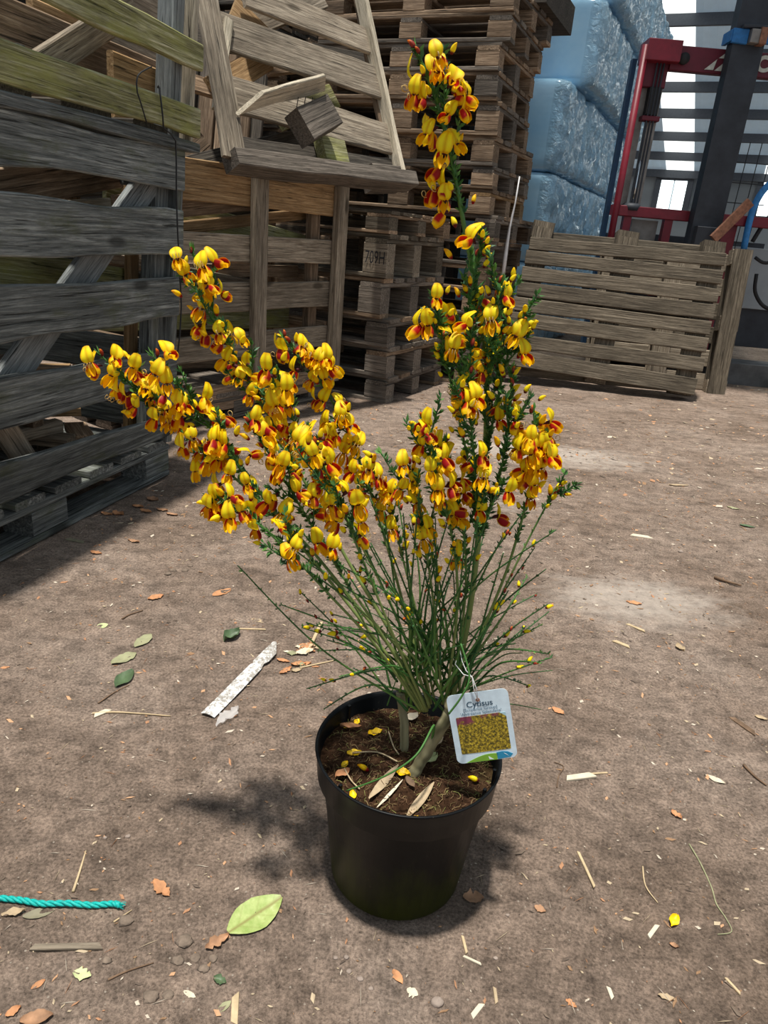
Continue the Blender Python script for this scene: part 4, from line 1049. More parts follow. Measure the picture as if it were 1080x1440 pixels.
# ---- blossom prototypes (x forward, z up)
YEL, YEL2, ORA, RED, DRED = (1.0, 0.66, 0.0), (1.0, 0.82, 0.008), (0.88, 0.24, 0.0), (0.50, 0.008, 0.006), (0.30, 0.004, 0.010)
def grid_petal(m, fn, nu, nv, cf):
    vs_ = []; cs = []; fs = []
    for j in range(nv + 1):
        for i in range(nu + 1):
            s, t = -1 + 2 * i / nu, j / nv; vs_.append(fn(s, t)); cs.append(cf(s, t))
    for j in range(nv):
        for i in range(nu): fs.append((j * (nu + 1) + i, j * (nu + 1) + i + 1, (j + 1) * (nu + 1) + i + 1, (j + 1) * (nu + 1) + i))
    m.add(vs_, fs, cs)
def banner_mesh(fold, back, wide=1.0):
    m = MB()
    def fn(s, t):
        wdt = 0.0083 * wide * math.sin(math.pi * min(1, 0.12 + 0.76 * t ** 0.8)) ** 0.7
        z = 0.0190 * t * (1 - 0.05 * s * s * t); y = s * wdt * math.cos(fold * abs(s))
        x = 0.003 + 0.003 * math.sin(math.pi * t) - back * t * t - abs(s) ** 1.6 * wdt * math.sin(fold) - 0.0011 * math.exp(-(s / 0.22) ** 2) * math.sin(math.pi * t)
        return (x, y, z)
    def cf(s, t):
        if t < 0.12 and abs(s) < 0.6: return (0.80, 0.34, 0.0)
        if t > 0.9 or abs(s) > 0.9: return (0.86, 0.46, 0.0)
        return YEL2 if abs(s) > 0.12 else (0.84, 0.50, 0.0)
    grid_petal(m, fn, 6, 6, cf)
    m.tube([(-0.007, 0, -0.002), (-0.002, 0, 0), (0.003, 0, 0.001)], [0.0009, 0.0022, 0.0026], 6, (0.10, 0.02, 0.03))
    return m.mesh('flower', True)
def wings_mesh(drop, spread, red, amt=0.62):
    m = MB(); D = V((math.cos(drop), 0, -math.sin(drop))); Nn = V((math.sin(drop), 0, math.cos(drop)))
    for sg in (-1, 1):
        def fn(s, t):
            wdt = 0.0056 * math.sin(math.pi * min(1, 0.14 + 0.72 * t ** 0.9)) ** 0.7
            p = D * (0.0155 * t) + Nn * (s * wdt) ; y = sg * (0.0014 + (0.0058 + spread * t) * math.sin(math.pi * (0.14 + 0.60 * t)) * (1 - 0.4 * s * s))
            p = p + V((0.002, y, -0.001)); return tuple(p)
        def cf(s, t):
            e = max(abs(s - 0.15) * 0.85, (t - 0.06) * 0.95) - (amt - 0.62)
            if e < 0.60: return lerp3(red, RED, 0.5 * t)
            return lerp3(ORA, YEL, min(1, (e - 0.60) / 0.15))
        grid_petal(m, fn, 6, 8, cf)
    def kf(s, t):
        p = D * (0.0165 * t) - Nn * (0.0042 * (1 - s * s) + 0.001); p = p + V((0.003, s * 0.0040 * math.sin(math.pi * (0.15 + 0.7 * t)), 0)); return tuple(p)
    grid_petal(m, kf, 4, 4, lambda s, t: lerp3(YEL, (0.85, 0.36, 0.0), 0.2 + 0.4 * t))
    return m
def curls(m):
    for q in range(3):
        p = V((0.008, rnd(-0.003, 0.003), -0.004)); pts_ = []
        for i in range(8):
            a = i * 0.75; pts_.append(p + V((0.004 + 0.0035 * math.sin(a) + 0.0005 * i, q * 0.0015 - 0.0015, 0.0035 * (1 - math.cos(a)))))
        m.tube(pts_, 0.00035, 3, (0.75, 0.55, 0.22), cap=False)
FLW = []
for k, (fold, back, drop, spr, red) in enumerate(((0.06, 0.002, 0.70, 0.001, RED), (0.22, 0.007, 0.95, 0.002, DRED), (-0.18, 0.009, 0.5, 0.001, RED), (0.45, 0.002, 0.6, 0.0, DRED), (0.05, 0.011, 1.1, 0.003, (0.45, 0.02, 0.0)), (0.15, 0.006, 0.8, 0.0, (0.75, 0.25, 0.0)))):
    wmm = wings_mesh(drop, spr, red, (0.62, 0.70, 0.55, 0.74, 0.5, 0.3)[k])
    if k in (1, 4): curls(wmm)
    b = banner_mesh(fold, back); w_ = wmm.mesh('wing_petals', True)
    b.materials.append(M['petal']); w_.materials.append(M['petal']); FLW.append((b, w_))
BUD = []
for c0, c1, c2, L_, R_ in ((DRED, YEL, (0.85, 0.40, 0.0), 0.015, 0.0034), ((0.14, 0.01, 0.02), YEL2, YEL, 0.014, 0.0034), ((0.10, 0.015, 0.03), (0.35, 0.04, 0.02), (0.75, 0.18, 0.01), 0.010, 0.0024)):
    m = MB(); pts_ = []; rs = []
    for i in range(7):
        t = i / 6; pts_.append(V((L_ * t, 0, 0.0025 * math.sin(2.2 * t)))); rs.append(max(0.0003, R_ * math.sin(math.pi * (0.10 + 0.86 * t ** 0.9)) ** 0.8))
    m.tube(pts_, rs, 7)
    for i in range(7):
        t = i / 6; m.c += [c0 if t < 0.22 else (c1 if t < 0.72 else c2)] * 7
    me = m.mesh('flower_bud', True); me.materials.append(M['petal']); BUD.append(me)
NF = [0, 0]; SK = 0.85
CAMDIR = V((0, -1, 0.35)).normalized()
def flower_at(p, out, scale=None):
    if NF[0] >= 300: return
    NF[0] += 1
    f = (out * 1.0 + CAMDIR * rnd(0.0, 0.7) + V((rnd(-.5, .5), rnd(-.3, .3), rnd(-.25, .3)))).normalized()
    up_ = UP + V((rnd(-.5, .5), rnd(-.3, .3), 0)); y = up_.cross(f)
    if y.length < 0.1: y = V((1, 0, 0))
    mw = frame(p, f, y) @ Matrix.Scale(scale or rnd(0.80, 1.08), 4)
    b, w_ = random.choice(FLW)
    o = obj('flower', b, None, pb, mw); obj('wing_petals', w_, None, o, mw)
def bud_at(p, d, kind=None, sc=1.0):
    NF[1] += 1
    d = d.normalized(); y = UP.cross(d); y = y if y.length > 0.1 else V((1, 0, 0))
    obj('flower_bud', BUD[kind if kind is not None else random.choice((0, 1, 1))], None, pb, frame(p, d, y) @ Matrix.Scale(sc * rnd(0.8, 1.15), 4))
def radial(t):
    a = t.orthogonal().normalized(); a.rotate(Matrix.Rotation(rnd(0, 6.283), 3, t)); return a
def facing():
    pass
def spike(pts, f0, f1, nfl, nbud, r0_=0.0026, r1_=0.0009, twigs=0, tw_len=(0.03, 0.06), spread=0.012, leaf=1.0, tipbud=3, lf0=None, c0=OLIVE):
    path = smooth_path([PP(x, y, d) for x, y, d in pts], 10); n = len(path)
    stem('branch', path, r0_, r1_, c0, GREEN_M)
    hosts = [(path, f0, f1, 1.0)]
    leaves_on(path, int(n * (lf0 if lf0 is not None else max(0, f0 - 0.12))), n, 3.6 * leaf)
    leaves_on(path, int(n * 0.35), int(n * f0), 0.35 * leaf, 0.7)
    for k in range(twigs):
        i = int(n * rnd(f0, min(0.86, f1))); i = min(i, n - 2); t = (path[i + 1] - path[i]).normalized(); a = radial(t)
        if a.dot(V((0, 1, 0))) > 0.4: a = -a
        l = rnd(*tw_len); q = [path[i] + t * (l * 0.85 * s) + a * (l * 0.62 * s - 0.10 * l * s * s) + UP * 0.2 * l * s * s for s in (0, .2, .4, .6, .8, 1)]
        stem('twig', q, 0.0011, 0.0007, GREEN_M, GREEN_D, 5); leaves_on(q, 0, 6, 3.2 * leaf); hosts.append((q, 0.25, 1.0, 0.13))
    wsum = sum(h[3] for h in hosts)
    for kind, cnt in ((0, nfl), (1, int(nbud * 1.5))):
        for q_ in range(cnt):
            r_ = wsum * ((q_ * 0.6180339 + rnd(0, .15)) % 1.0)
            for h in hosts:
                r_ -= h[3]
                if r_ <= 0: break
            hp, a0_, a1_, _w = h; nn = len(hp) - 1
            if kind == 1 and _w == 1.0: a0_ = max(0.3, a0_ - 0.14); a1_ = min(1, a1_ + 0.03)
            s = (a0_ + (a1_ - a0_) * min(1, max(0, (q_ + rnd(0.0, 1.0)) / cnt)) ** SK) * nn if _w == 1.0 else rnd(a0_, a1_) * nn; i = min(int(s), nn - 1); p = hp[i].lerp(hp[i + 1], s - i); t = (hp[i + 1] - hp[i]).normalized(); a = radial(t)
            if a.y > 0.25 and random.random() < 0.75: a = a - V((0, 2 * a.y, 0))
            out = (a + t * 0.35).normalized(); pe = p + out * rnd(0.4, 1.0) * spread
            if kind == 0: flower_at(pe, (a + V((0, 0, -0.1))).normalized())
            else: bud_at(pe, a + t * 0.9 + UP * 0.3, sc=rnd(0.7, 1.0))
    for k in range(tipbud):
        i = n - 2 - k * 3; t = (path[-1] - path[-6]).normalized(); bud_at(path[max(2, i)] + radial(t) * 0.003, t + radial(t) * 0.5, 2)
    for k in range(5):
        t = (path[-1] - path[-4]).normalized(); leaflet(path[-1] - t * 0.004, t + radial(t) * 0.35, UP, rnd(0.010, 0.016), 0.003, (0.12, 0.30, 0.06))
    return path
# far-reaching arching branch and its mates
spike([(600, 1000, 0), (560, 925, .01), (500, 850, .03), (430, 765, .05), (350, 690, .06), (270, 620, .06), (200, 555, .05), (140, 498, .04)], .56, .985, 27, 8, .003, twigs=9, spread=.024)
spike([(596, 1000, 0), (540, 915, .0), (470, 825, .01), (405, 745, .02), (340, 660, .03), (275, 575, .03), (215, 500, .02)], .50, 0.99, 25, 8, .0026, twigs=8, spread=.022)
spike([(592, 1000, 0), (530, 910, -.03), (462, 835, -.05), (400, 770, -.05), (340, 715, -.05), (304, 690, -.05)], .52, .98, 12, 10, .002, twigs=5, spread=.018)
spike([(600, 998, 0), (555, 900, .02), (490, 790, .05), (430, 680, .07), (380, 590, .08), (330, 500, .08), (292, 420, .08), (271, 352, .08)], .45, .925, 35, 14, .003, twigs=9, spread=.024)
spike([(604, 995, 0), (565, 885, .0), (510, 770, .01), (462, 690, .03), (430, 625, .03), (402, 570, .04), (378, 522, .04)], .42, .94, 26, 12, .0024, twigs=8, spread=.022)
spike([(598, 1000, 0), (545, 905, -.02), (485, 815, -.02), (430, 725, -.01), (385, 650, 0), (350, 590, 0)], .48, .98, 16, 10, .0022, twigs=6, spread=.02)
spike([(600, 1000, 0), (556, 900, -.04), (515, 800, -.05), (485, 725, -.05), (460, 665, -.05), (440, 625, -.05)], .45, .96, 14, 14, .0020, twigs=5, spread=.018)
# slender middle spike
spike([(606, 990, .01), (578, 890, .04), (548, 780, .06), (520, 690, .08), (490, 610, .09), (455, 545, .10), (425, 508, .10), (396, 474, .10)], .42, .95, 30, 12, .0024, twigs=4, tw_len=(.02, .035), spread=.017)
spike([(612, 990, 0), (590, 880, .03), (565, 780, .04), (545, 705, .05), (515, 660, .05)], .6, .98, 7, 14, .0018, twigs=3, spread=.012)
# tall upright shoot, bare neck between the two flowering stretches
tall = [(634, 992, .0), (660, 860, .01), (676, 720, .02), (684, 600, .03), (683, 500, .03), (672, 420, .03), (655, 330, .03), (640, 250, .03), (622, 170, .03), (600, 105, .03), (584, 68, .03)]
SK = 1.15
tpth = spike(tall, .63, .905, 22, 8, .0042, .0014, twigs=3, tw_len=(.02, .04), spread=.024, leaf=1.3, lf0=.63, tipbud=2)
n = len(tpth); SK = 0.9
leaves_on(tpth, int(n * .36), int(n * .58), 2.4, 1.3)
for pts, nf, nb in (([(676, 720, .02), (650, 610, .0), (628, 510, -.01), (612, 415, -.01)], 9, 10), ([(680, 660, .03), (700, 560, .02), (722, 470, .02), (732, 455, .02)], 4, 12), ([(684, 560, .03), (690, 480, .0), (706, 395, .0)], 4, 10),
                    ([(682, 540, .03), (660, 470, .02), (668, 380, .02), (684, 345, .02)], 2, 8), ([(672, 760, .02), (700, 680, .0), (716, 590, .0), (720, 520, .0)], 4, 10), ([(670, 760, .01), (668, 660, -.03), (660, 560, -.03), (664, 450, -.03)], 8, 8),
                    ([(683, 590, .03), (655, 520, .03), (640, 450, .04)], 3, 6), ([(684, 600, .03), (700, 520, .03), (700, 440, .04)], 2, 6)):
    spike(pts, .15, .98, nf, nb, .0016, .0007, twigs=5, tw_len=(.02, .045), spread=.016, leaf=1.5, c0=GREEN_M, lf0=0.05)
# compact cluster to one side and the middle tuft
spike([(642, 992, 0), (680, 885, .0), (715, 795, .0), (742, 700, .0), (754, 640, .0), (750, 578, .0)], .58, .92, 22, 10, .0022, twigs=4, tw_len=(.015, .03), spread=.018)
spike([(640, 992, 0), (690, 870, .03), (740, 765, .05), (772, 705, .05), (785, 690, .05)], .8, .98, 0, 5, .0016, twigs=3, tw_len=(.02, .03), spread=.006)
spike([(626, 990, 0), (642, 870, -.02), (640, 780, -.03), (622, 700, -.03), (606, 640, -.03), (592, 588, -.03)], .48, .90, 12, 14, .0020, twigs=6, spread=.018)
spike([(628, 990, 0), (650, 880, .0), (655, 780, .0), (640, 690, .0), (625, 620, .0)], .45, .98, 9, 10, .0018, twigs=4, spread=.016)
spike([(622, 990, 0), (612, 870, -.01), (600, 780, -.01), (585, 710, 0), (572, 650, 0)], .55, .98, 6, 12, .0018, twigs=4, spread=.014)

# ---- the fan of thin green whips
tips = [(334, 795), (395, 850), (430, 875), (385, 770), (360, 735), (430, 790), (455, 760), (480, 700), (500, 730), (520, 700), (540, 720), (556, 680), (575, 735), (590, 690), (610, 740), (640, 700), (655, 740), (700, 690), (712, 745), (735, 720), (752, 770), (768, 800), (772, 860), (762, 932), (745, 965), (740, 880), (715, 830), (755, 835), (782, 745), (725, 905), (470, 790), (490, 830), (515, 790), (540, 830), (445, 915), (420, 830)]
for k in range(44):
    a = random.random(); tips.append((430 + 345 * a + rnd(-15, 15), 720 + 190 * abs(a - 0.55) ** 1.4 * 2.2 + rnd(-30, 120)))
for k, (x, y) in enumerate(tips):
    bx = 602 + rnd(-44, 46) + (x - 590) * 0.10; by = rnd(930, 1005) if 565 < bx < 650 else rnd(925, 975)
    dy = rnd(-0.09, 0.10); p0 = PP(bx, by, rnd(-0.025, 0.03)); p1 = PP(x, y, dy)
    if k == 0: p0 = PP(590, 1000, 0); p1 = PP(x, y, -0.04)
    mid = p0.lerp(p1, 0.45) + V((rnd(-.012, .012), rnd(-.012, .012), 0.012 + 0.05 * (p1 - p0).to_2d().length))
    if k == 0: mid = PP(455, 915, -0.03)
    path = smooth_path([p0, mid, p1], 9)
    c0 = random.choice([OLIVE, GREEN_L, GREEN_L, GREEN_M, GREEN_M, GREEN_D])
    stem('branch', path, rnd(.0013, .0022), .0007, c0, random.choice([GREEN_M, GREEN_D, GREEN_D]), 5)
    leaves_on(path, 6, len(path), 0.55, 0.55); leaves_on(path, 12, len(path), 0.5, 0.55)
    if random.random() < 0.6:
        for q in range(random.choice((1, 2, 3))):
            i = random.randint(11, len(path) - 2); t = (path[i + 1] - path[i]).normalized(); bud_at(path[i] + radial(t) * 0.003, t + radial(t) * 0.7, random.choice((1, 1, 2)), rnd(0.6, 0.85))
# short side sprigs low in the fan
for k in range(26):
    x = rnd(540, 690); y = rnd(905, 1000); p0 = PP(x, y, rnd(-.03, .04)); an = rnd(-1.2, 1.2); l = rnd(0.05, 0.14)
    p1 = p0 + V((math.sin(an) * l, rnd(-.4, .4) * l, math.cos(an) * l * 0.8)); path = smooth_path([p0, p0.lerp(p1, .5) + UP * 0.008, p1], 5)
    stem('twig', path, .0011, .0005, GREEN_M, GREEN_D, 4)
stem('branch', smooth_path([PP(648, 905, -.05), PP(660, 950, -.07), PP(650, 978, -.078), PP(631, 1004, -.078)], 6), .0011, .0013, GREEN_M, GREEN_M)
o = obj('leaves', LEAF.mesh('leaves'), M['leaf_attr'], pb); o['kind'] = 'stuff'
print('flowers', NF)

# ---- printed label tied to the stems
tc0 = AY(678, 1022, 0.735)
TX = (AY(721, 1016, 0.735) - AY(637, 1027, 0.735)).normalized()
TYd = (AY(674, 966, 0.742) - AY(684, 1077, 0.730)); TYd = (TYd - TX * TYd.dot(TX)).normalized()
TF = frame(tc0, TX, TYd); zt = (tc0 - CAM).dot(c_f) / FPX
TW, TH = 86 * zt, 110 * zt
tg = thing('plant_label', 'pale blue printed plant label card hanging from the broom on white string', 'plant label', TF)
def rrect(w_, h_, r_, n=6, cx=0, cy=0):
    q = []
    for sx, sy, a0_ in ((1, 1, 0), (-1, 1, 90), (-1, -1, 180), (1, -1, 270)):
        for k in range(n + 1):
            a = math.radians(a0_ + 90 * k / n); q.append((cx + sx * (w_ / 2 - r_) + r_ * math.cos(a), cy + sy * (h_ / 2 - r_) + r_ * math.sin(a)))
    return q
def sheet(name, outline, mat, z0_, z1_, parent):
    n = len(outline); vs_ = [(x, y, z0_) for x, y in outline] + [(x, y, z1_) for x, y in outline]
    fs = [tuple(reversed(range(n))), tuple(range(n, 2 * n))] + [(i, (i + 1) % n, n + (i + 1) % n, n + i) for i in range(n)]
    return obj(name, mesh(name, vs_, fs), M[mat], parent, TF)
card = sheet('card', rrect(TW, TH, 0.008), 'tag_white', -0.0006, 0, tg)
s_ = TW / 86
sheet('printed_picture', rrect(70 * s_, 59 * s_, 0.0015, 3, 0.5 * s_, -10.5 * s_), 'printed_picture', 0.0, 0.0003, card)
for body, size, yy, mt, b in (('Cytisus', 12.5, 36.6, 'tag_text', 0.00014), ('[Scoparius Group]', 6.4, 28.8, 'tag_text2', 0.00005), ("'Andreanus Splendens'", 6.4, 22.8, 'tag_text2', 0.00005)):
    me = text_mesh(body, size * s_, bold=b)
    obj('lettering', me, M[mt], card, TF @ Matrix.Translation((1.5 * s_, yy * s_, 0.0004)))
arc = [(-30, -54.6)] + [(-30 + 46 * t, -54.6 + 10.5 * math.sin(math.pi * (0.5 * t + 0.15 * t))) for t in [i / 10 for i in range(1, 11)]] + [(14, -54.8)]
sheet('green_swoosh', [(x * s_, y * s_) for x, y in reversed(arc)], 'tag_green', 0, 0.0003, card)
ar2 = [(15, -54.6), (14, -43.5), (22, -42.6), (30, -44), (37, -48.5), (33, -53)]
sheet('blue_swoosh', [(x * s_, y * s_) for x, y in reversed(ar2)], 'tag_blue', 0, 0.0003, card)
for q in ([(2, -48), (9, -53.5), (3, -53)], [(24, -45.5), (31, -51.5), (27, -47)]):
    sheet('leaf_mark', [(x * s_, y * s_) for x, y in q], 'tag_pale', 0.0003, 0.0005, card)
m = MB(); m.lathe([(0.0010, 0), (0.0024, 0), (0.0026, 0.0004), (0.0024, 0.0008), (0.0010, 0.0008), (0.0010, 0)], 14)
obj('eyelet', m.mesh('eyelet'), M['rusty'], card, TF @ Matrix.Translation((0, 43 * s_, 0)))
m = MB()
hole = TF @ V((0, 43 * s_, 0.0012)); tie = AY(664, 952, 0.738); tie2 = AY(640, 934, 0.765); tie3 = AY(650, 930, 0.76)
m.tube([hole, hole.lerp(tie, .5) + V((-0.0015, -0.001, 0)), tie, tie.lerp(tie2, .5) + V((0, -0.004, -0.003)), tie2, tie2 + V((0.004, 0.012, 0.006))], 0.0006, 5)
m.tube([hole, hole.lerp(tie, .5) + V((0.002, -0.001, 0)), tie, tie.lerp(tie3, .6) + V((0, -0.004, -0.002)), tie3, tie3 + V((-0.003, 0.012, 0.008))], 0.0006, 5)
obj('string', m.mesh('string', True), M['string_white'], tg)

# ------------------------------------------------------------------ things lying on the soil and the floor
def leaf_mesh(L, W, curl=0.15, ragged=0.0, seed=0, nseg=10, tipp=1.0):
    rg = random.Random(seed); vs_ = []; fs = []; o1 = rg.uniform(0, 60); nv = 4
    for i in range(nseg + 1):
        t = i / nseg; x = (t - 0.5) * L; hw = W / 2 * max(0.04, math.sin(math.pi * min(0.985, 0.03 + 0.97 * t) ** tipp)) ** 0.75
        for j in range(nv + 1):
            s = -1 + 2 * j / nv; r_ = 1 + ragged * (noise.noise(V((t * 7 + o1, s * 2, 0))) * 1.6) * abs(s)
            vs_.append((x, s * hw * r_, 0.0012 + curl * W * (0.55 * s * s + 0.5 * noise.noise(V((t * 3 + o1, s * 1.2, 5)))) + curl * L * 0.25 * (t - 0.45) ** 2))
    for i in range(nseg):
        for j in range(nv): fs.append((i * (nv + 1) + j, (i + 1) * (nv + 1) + j, (i + 1) * (nv + 1) + j + 1, i * (nv + 1) + j + 1))
    zm = min(v[2] for v in vs_); vs_ = [(a, b, c - zm) for a, b, c in vs_]
    m = mesh('leaf', vs_, fs, True); return m
def gp(x, y):
    p = G(x, y); p.z = hgt(p.x, p.y); return p
def lay(name, me, mat, x0, y0, x1, y1, label, cat, group=None, tilt=0.0, dz=0.0):
    """lay a mesh whose length runs along x from pixel 0 to pixel 1 on the floor"""
    p, q = gp(x0, y0), gp(x1, y1); d = (q - p); d.z = 0
    c = (p + q) / 2; c.z = hgt(c.x, c.y) + dz
    o = obj(name, me, M[mat], None, frame(c, d, UP.cross(d) + UP * tilt)); return tag(o, label, cat, group)
def plen(x0, y0, x1, y1): return (gp(x0, y0) - gp(x1, y1)).length
def leaf(x0, y0, x1, y1, ratio, mat, label, curl=0.15, ragged=0.0, seed=0, group=None, name='fallen_leaf', cat='leaf'):
    L = plen(x0, y0, x1, y1); return lay(name, leaf_mesh(L, L * ratio, curl, ragged, seed), mat, x0, y0, x1, y1, label, cat, group)
o = leaf(321, 1312, 396, 1262, .58, 'leaf_big_pale', 'large pale green oval leaf with a midrib lying on the dirt', .10, .05, 1)
leaf(136, 882, 152, 878, .9, 'leaf_pale', 'small round pale green leaf with a notch', .06, .0, 2)
leaf(157, 935, 192, 920, .55, 'leaf_khaki', 'faded khaki leaf beside another of its kind', .2, .25, 3)
leaf(190, 912, 213, 894, .5, 'leaf_khaki', 'smaller faded khaki leaf touching the larger khaki leaf', .15, .2, 4)
leaf(163, 968, 187, 944, .5, 'leaf_green', 'dull green curled leaf with a dry stalk', .25, .1, 5)
o = leaf(315, 902, 337, 890, .6, 'leaf_green', 'small fresh green curled sprig near the white strip', .7, .2, 6)
leaf(208, 843, 230, 838, .6, 'leaf_orange', 'lobed orange-brown leaf fragment, the smaller one toward the grey crate', .2, .5, 7)
leaf(299, 838, 325, 829, .5, 'leaf_orange', 'broad reddish-brown leaf fragment lying flat, toward the plant', .15, .3, 8)
leaf(0, 941, 14, 939, .5, 'leaf_orange', 'rusty leaf scrap lying alone on the dirt', .2, .3, 9)
leaf(32, 1290, 78, 1280, .40, 'leaf_grey', 'grey-brown dead leaf under the turquoise rope', .15, .05, 10)
leaf(2, 1290, 36, 1283, .4, 'leaf_tan', 'papery crumpled tan leaf near the turquoise rope', .5, .4, 11)
leaf(216, 1240, 238, 1262, .45, 'leaf_orange', 'two-lobed orange-brown leaf fragment on open dirt', .3, .5, 12)
leaf(103, 1368, 128, 1374, .6, 'leaf_pale', 'torn yellow-green leaf scrap', .2, .5, 13)
leaf(44, 1392, 64, 1379, .5, 'leaf_orange', 'reddish-brown bark leaf near the torn yellow-green scrap', .3, .3, 14)
leaf(8, 1432, 30, 1418, .6, 'leaf_orange', 'rust-red curled leaf at the edge of the litter', .4, .3, 15)
leaf(28, 1440, 75, 1430, .5, 'leaf_dry', 'brown broad dead leaf lying below the rust-red curled leaf', .3, .3, 16)
leaf(289, 1334, 322, 1315, .45, 'leaf_dry', 'crumpled brown dead leaf at the stalk of the large pale leaf', .5, .5, 17)
leaf(306, 1420, 325, 1405, .5, 'leaf_khaki', 'small bluish-green leaf beside a straw blade', .2, .1, 18)
leaf(300, 1372, 318, 1380, .6, 'leaf_green', 'dark green crumpled leaf among the clods', .5, .4, 19)
leaf(258, 1392, 275, 1401, .4, 'wood_chip_pale', 'white papery flake among the clods', .2, .4, 20)
leaf(651, 1262, 680, 1264, .7, 'leaf_dry', 'ragged reddish-brown oak leaf in the shadow of the pot', .2, .8, 21)
leaf(553, 1362, 566, 1382, .5, 'leaf_orange', 'narrow orange leaf fragment in front of the pot', .2, .5, 22)
leaf(572, 1390, 588, 1398, .8, 'wood_chip_pale', 'pale lobed dead leaf in front of the pot', .2, .7, 23)
leaf(751, 1276, 767, 1284, .7, 'leaf_dry', 'small tan-brown leaf at the rim of the shadow', .2, .3, 24)
leaf(940, 683, 968, 684, .22, 'leaf_tan', 'yellowish-tan strip of leaf on the far dusty floor', .2, .1, 25)
leaf(992, 1090, 1020, 1102, .4, 'wood_chip_pale', 'whitish dry bamboo leaf', .2, .2, 26)
leaf(944, 1140, 958, 1152, .6, 'leaf_orange', 'curled salmon leaf scrap', .5, .6, 27)
leaf(776, 996, 793, 1005, .6, 'leaf_orange', 'salmon leaf fragment beside the label', .3, .5, 28)
leaf(880, 848, 902, 852, .5, 'leaf_orange', 'red-brown leaf on the pale dust', .2, .4, 29)
leaf(950, 908, 962, 917, .7, 'leaf_tan', 'tan folded leaf on the dirt', .4, .2, 30)
leaf(1062, 1005, 1080, 1010, .5, 'leaf_tan', 'pinkish-tan curled leaf by dark twigs', .4, .2, 31)
leaf(1022, 712, 1040, 716, .4, 'leaf_khaki', 'yellow-green leaf on the far dusty floor', .2, .1, 32)
leaf(1040, 738, 1062, 742, .4, 'leaf_green', 'dark blue-green leaf on the far dusty floor', .2, .1, 33)
leaf(795, 1408, 810, 1420, .5, 'leaf_orange', 'orange torn leaf piece by the front of the floor', .3, .6, 34)
leaf(925, 1400, 950, 1408, .4, 'leaf_tan', 'buff curled leaf scrap by the front of the floor', .3, .4, 35)
leaf(941, 1328, 954, 1334, .6, 'leaf_dry', 'torn tan scrap beneath the yellow petal', .5, .5, 36)
# white plastic plant strip, slightly bowed, with a notched broken end
c0_, c1_ = gp(292, 1008), gp(392, 908)
sl_ = (c1_ - c0_).length; d = (c1_ - c0_); d.z = 0
vs_ = []; fs = []
prof_ = [(-.5, .5, -.5), (-.3, .5, -.5), (-.1, .52, -.5), (.05, .5, -.5), (.14, .46, -.5), (.16, .30, -.42), (.19, .50, -.40), (.24, .50, -.52), (.36, .50, -.50), (.44, .48, -.1), (.5, .5, .2)]
Wst = 0.030
for t, a, b in prof_:
    for j in range(5):
        s = b + (a - b) * j / 4; vs_.append((t * sl_, s * Wst, 0.004 + 0.003 * math.cos(math.pi * s) + 0.002 * math.sin(5 * t)))
n = len(prof_)
for i in range(n - 1):
    for j in range(4): fs.append((i * 5 + j, (i + 1) * 5 + j, (i + 1) * 5 + j + 1, i * 5 + j + 1))
b_ = len(vs_); vs_ += [(x, y, z - 0.0012) for x, y, z in vs_[:b_]]; fs += [tuple(reversed([k + b_ for k in f])) for f in fs]
tongue = len(vs_); 
cc = (c0_ + c1_) / 2; cc.z = hgt(cc.x, cc.y) + 0.001
tag(obj('plastic_strip', mesh('plastic_strip', vs_, fs, True), M['dirty_white'], None, frame(cc, d, UP.cross(d))), 'dirty white plastic plant strip with a notched broken end', 'plastic strip')
tag(lay('plastic_film_scrap', leaf_mesh(plen(304, 1022, 336, 996), .024, .5, .7, 40), 'clear_scrap', 304, 1022, 336, 996, 'crumpled scrap of clear plastic beside the white strip', 'plastic scrap'), None)
# turquoise rope, two plies
m = MB(); P3 = [gp(x, y) for x, y in ((-40, 1266), (0, 1269), (30, 1271), (60, 1275), (95, 1275), (130, 1277), (160, 1277), (168, 1279))]
for p in P3: p.z += 0.005
pt = smooth_path(P3, 14)
for ph in (0, 2.09, 4.19):
    q = []
    for i, p in enumerate(pt):
        a = i * 0.42 + ph; q.append(p + V((0, math.cos(a) * 0.0022, math.sin(a) * 0.0022)))
    m.tube(q, 0.0022, 6)
for k in range(26):
    d = V((1, rnd(-.7, .7), rnd(-.2, .6))).normalized(); m.tube([pt[-1] - V((0.01, 0, 0)), pt[-1] + d * rnd(.002, .010)], 0.0004, 3, cap=False)
tag(obj('twine_rope', m.mesh('twine_rope', True), M['teal_rope']), 'turquoise twisted plastic rope with a frayed end', 'rope')
# twigs, straw, wood splinters
def twig(pts, r_, mat, label, cat='twig', group=None, name='twig', flat=False):
    P3 = [gp(x, y) for x, y in pts]
    for p in P3: p.z += r_ * 0.9
    q = smooth_path(P3, 5) if len(P3) > 2 else P3
    m = MB(); n = len(q); m.tube(q, [r_ * (1 - 0.5 * i / max(1, n - 1)) for i in range(n)], 6)
    return tag(obj(name, m.mesh(name, True), M[mat], None), label, cat, group)
def splinter(x0, y0, x1, y1, wd, mat, label, seed=0, group=None, cat='wood chip', name='wood_splinter', T=0.003):
    L = plen(x0, y0, x1, y1); me = mm(plank_mesh(L, wd, T, seg=5, wav=wd * 0.18, var=seed, cut=(wd * .6, -wd * .8)), M[mat])
    return lay(name, me, mat, x0, y0, x1, y1, label, cat, group, dz=T / 2)
splinter(46, 1335, 142, 1333, .0085, 'w_tan', 'long tan wood splinter below the turquoise rope', 1, T=.005)
twig([(103, 1256), (112, 1228), (121, 1198)], .0022, 'straw', 'dry pale grass blade lying on open dirt', 'straw', name='straw_blade')
twig([(160, 1298), (186, 1282)], .0014, 'straw', 'thin short straw by the end of the turquoise rope', 'straw', name='straw_blade')
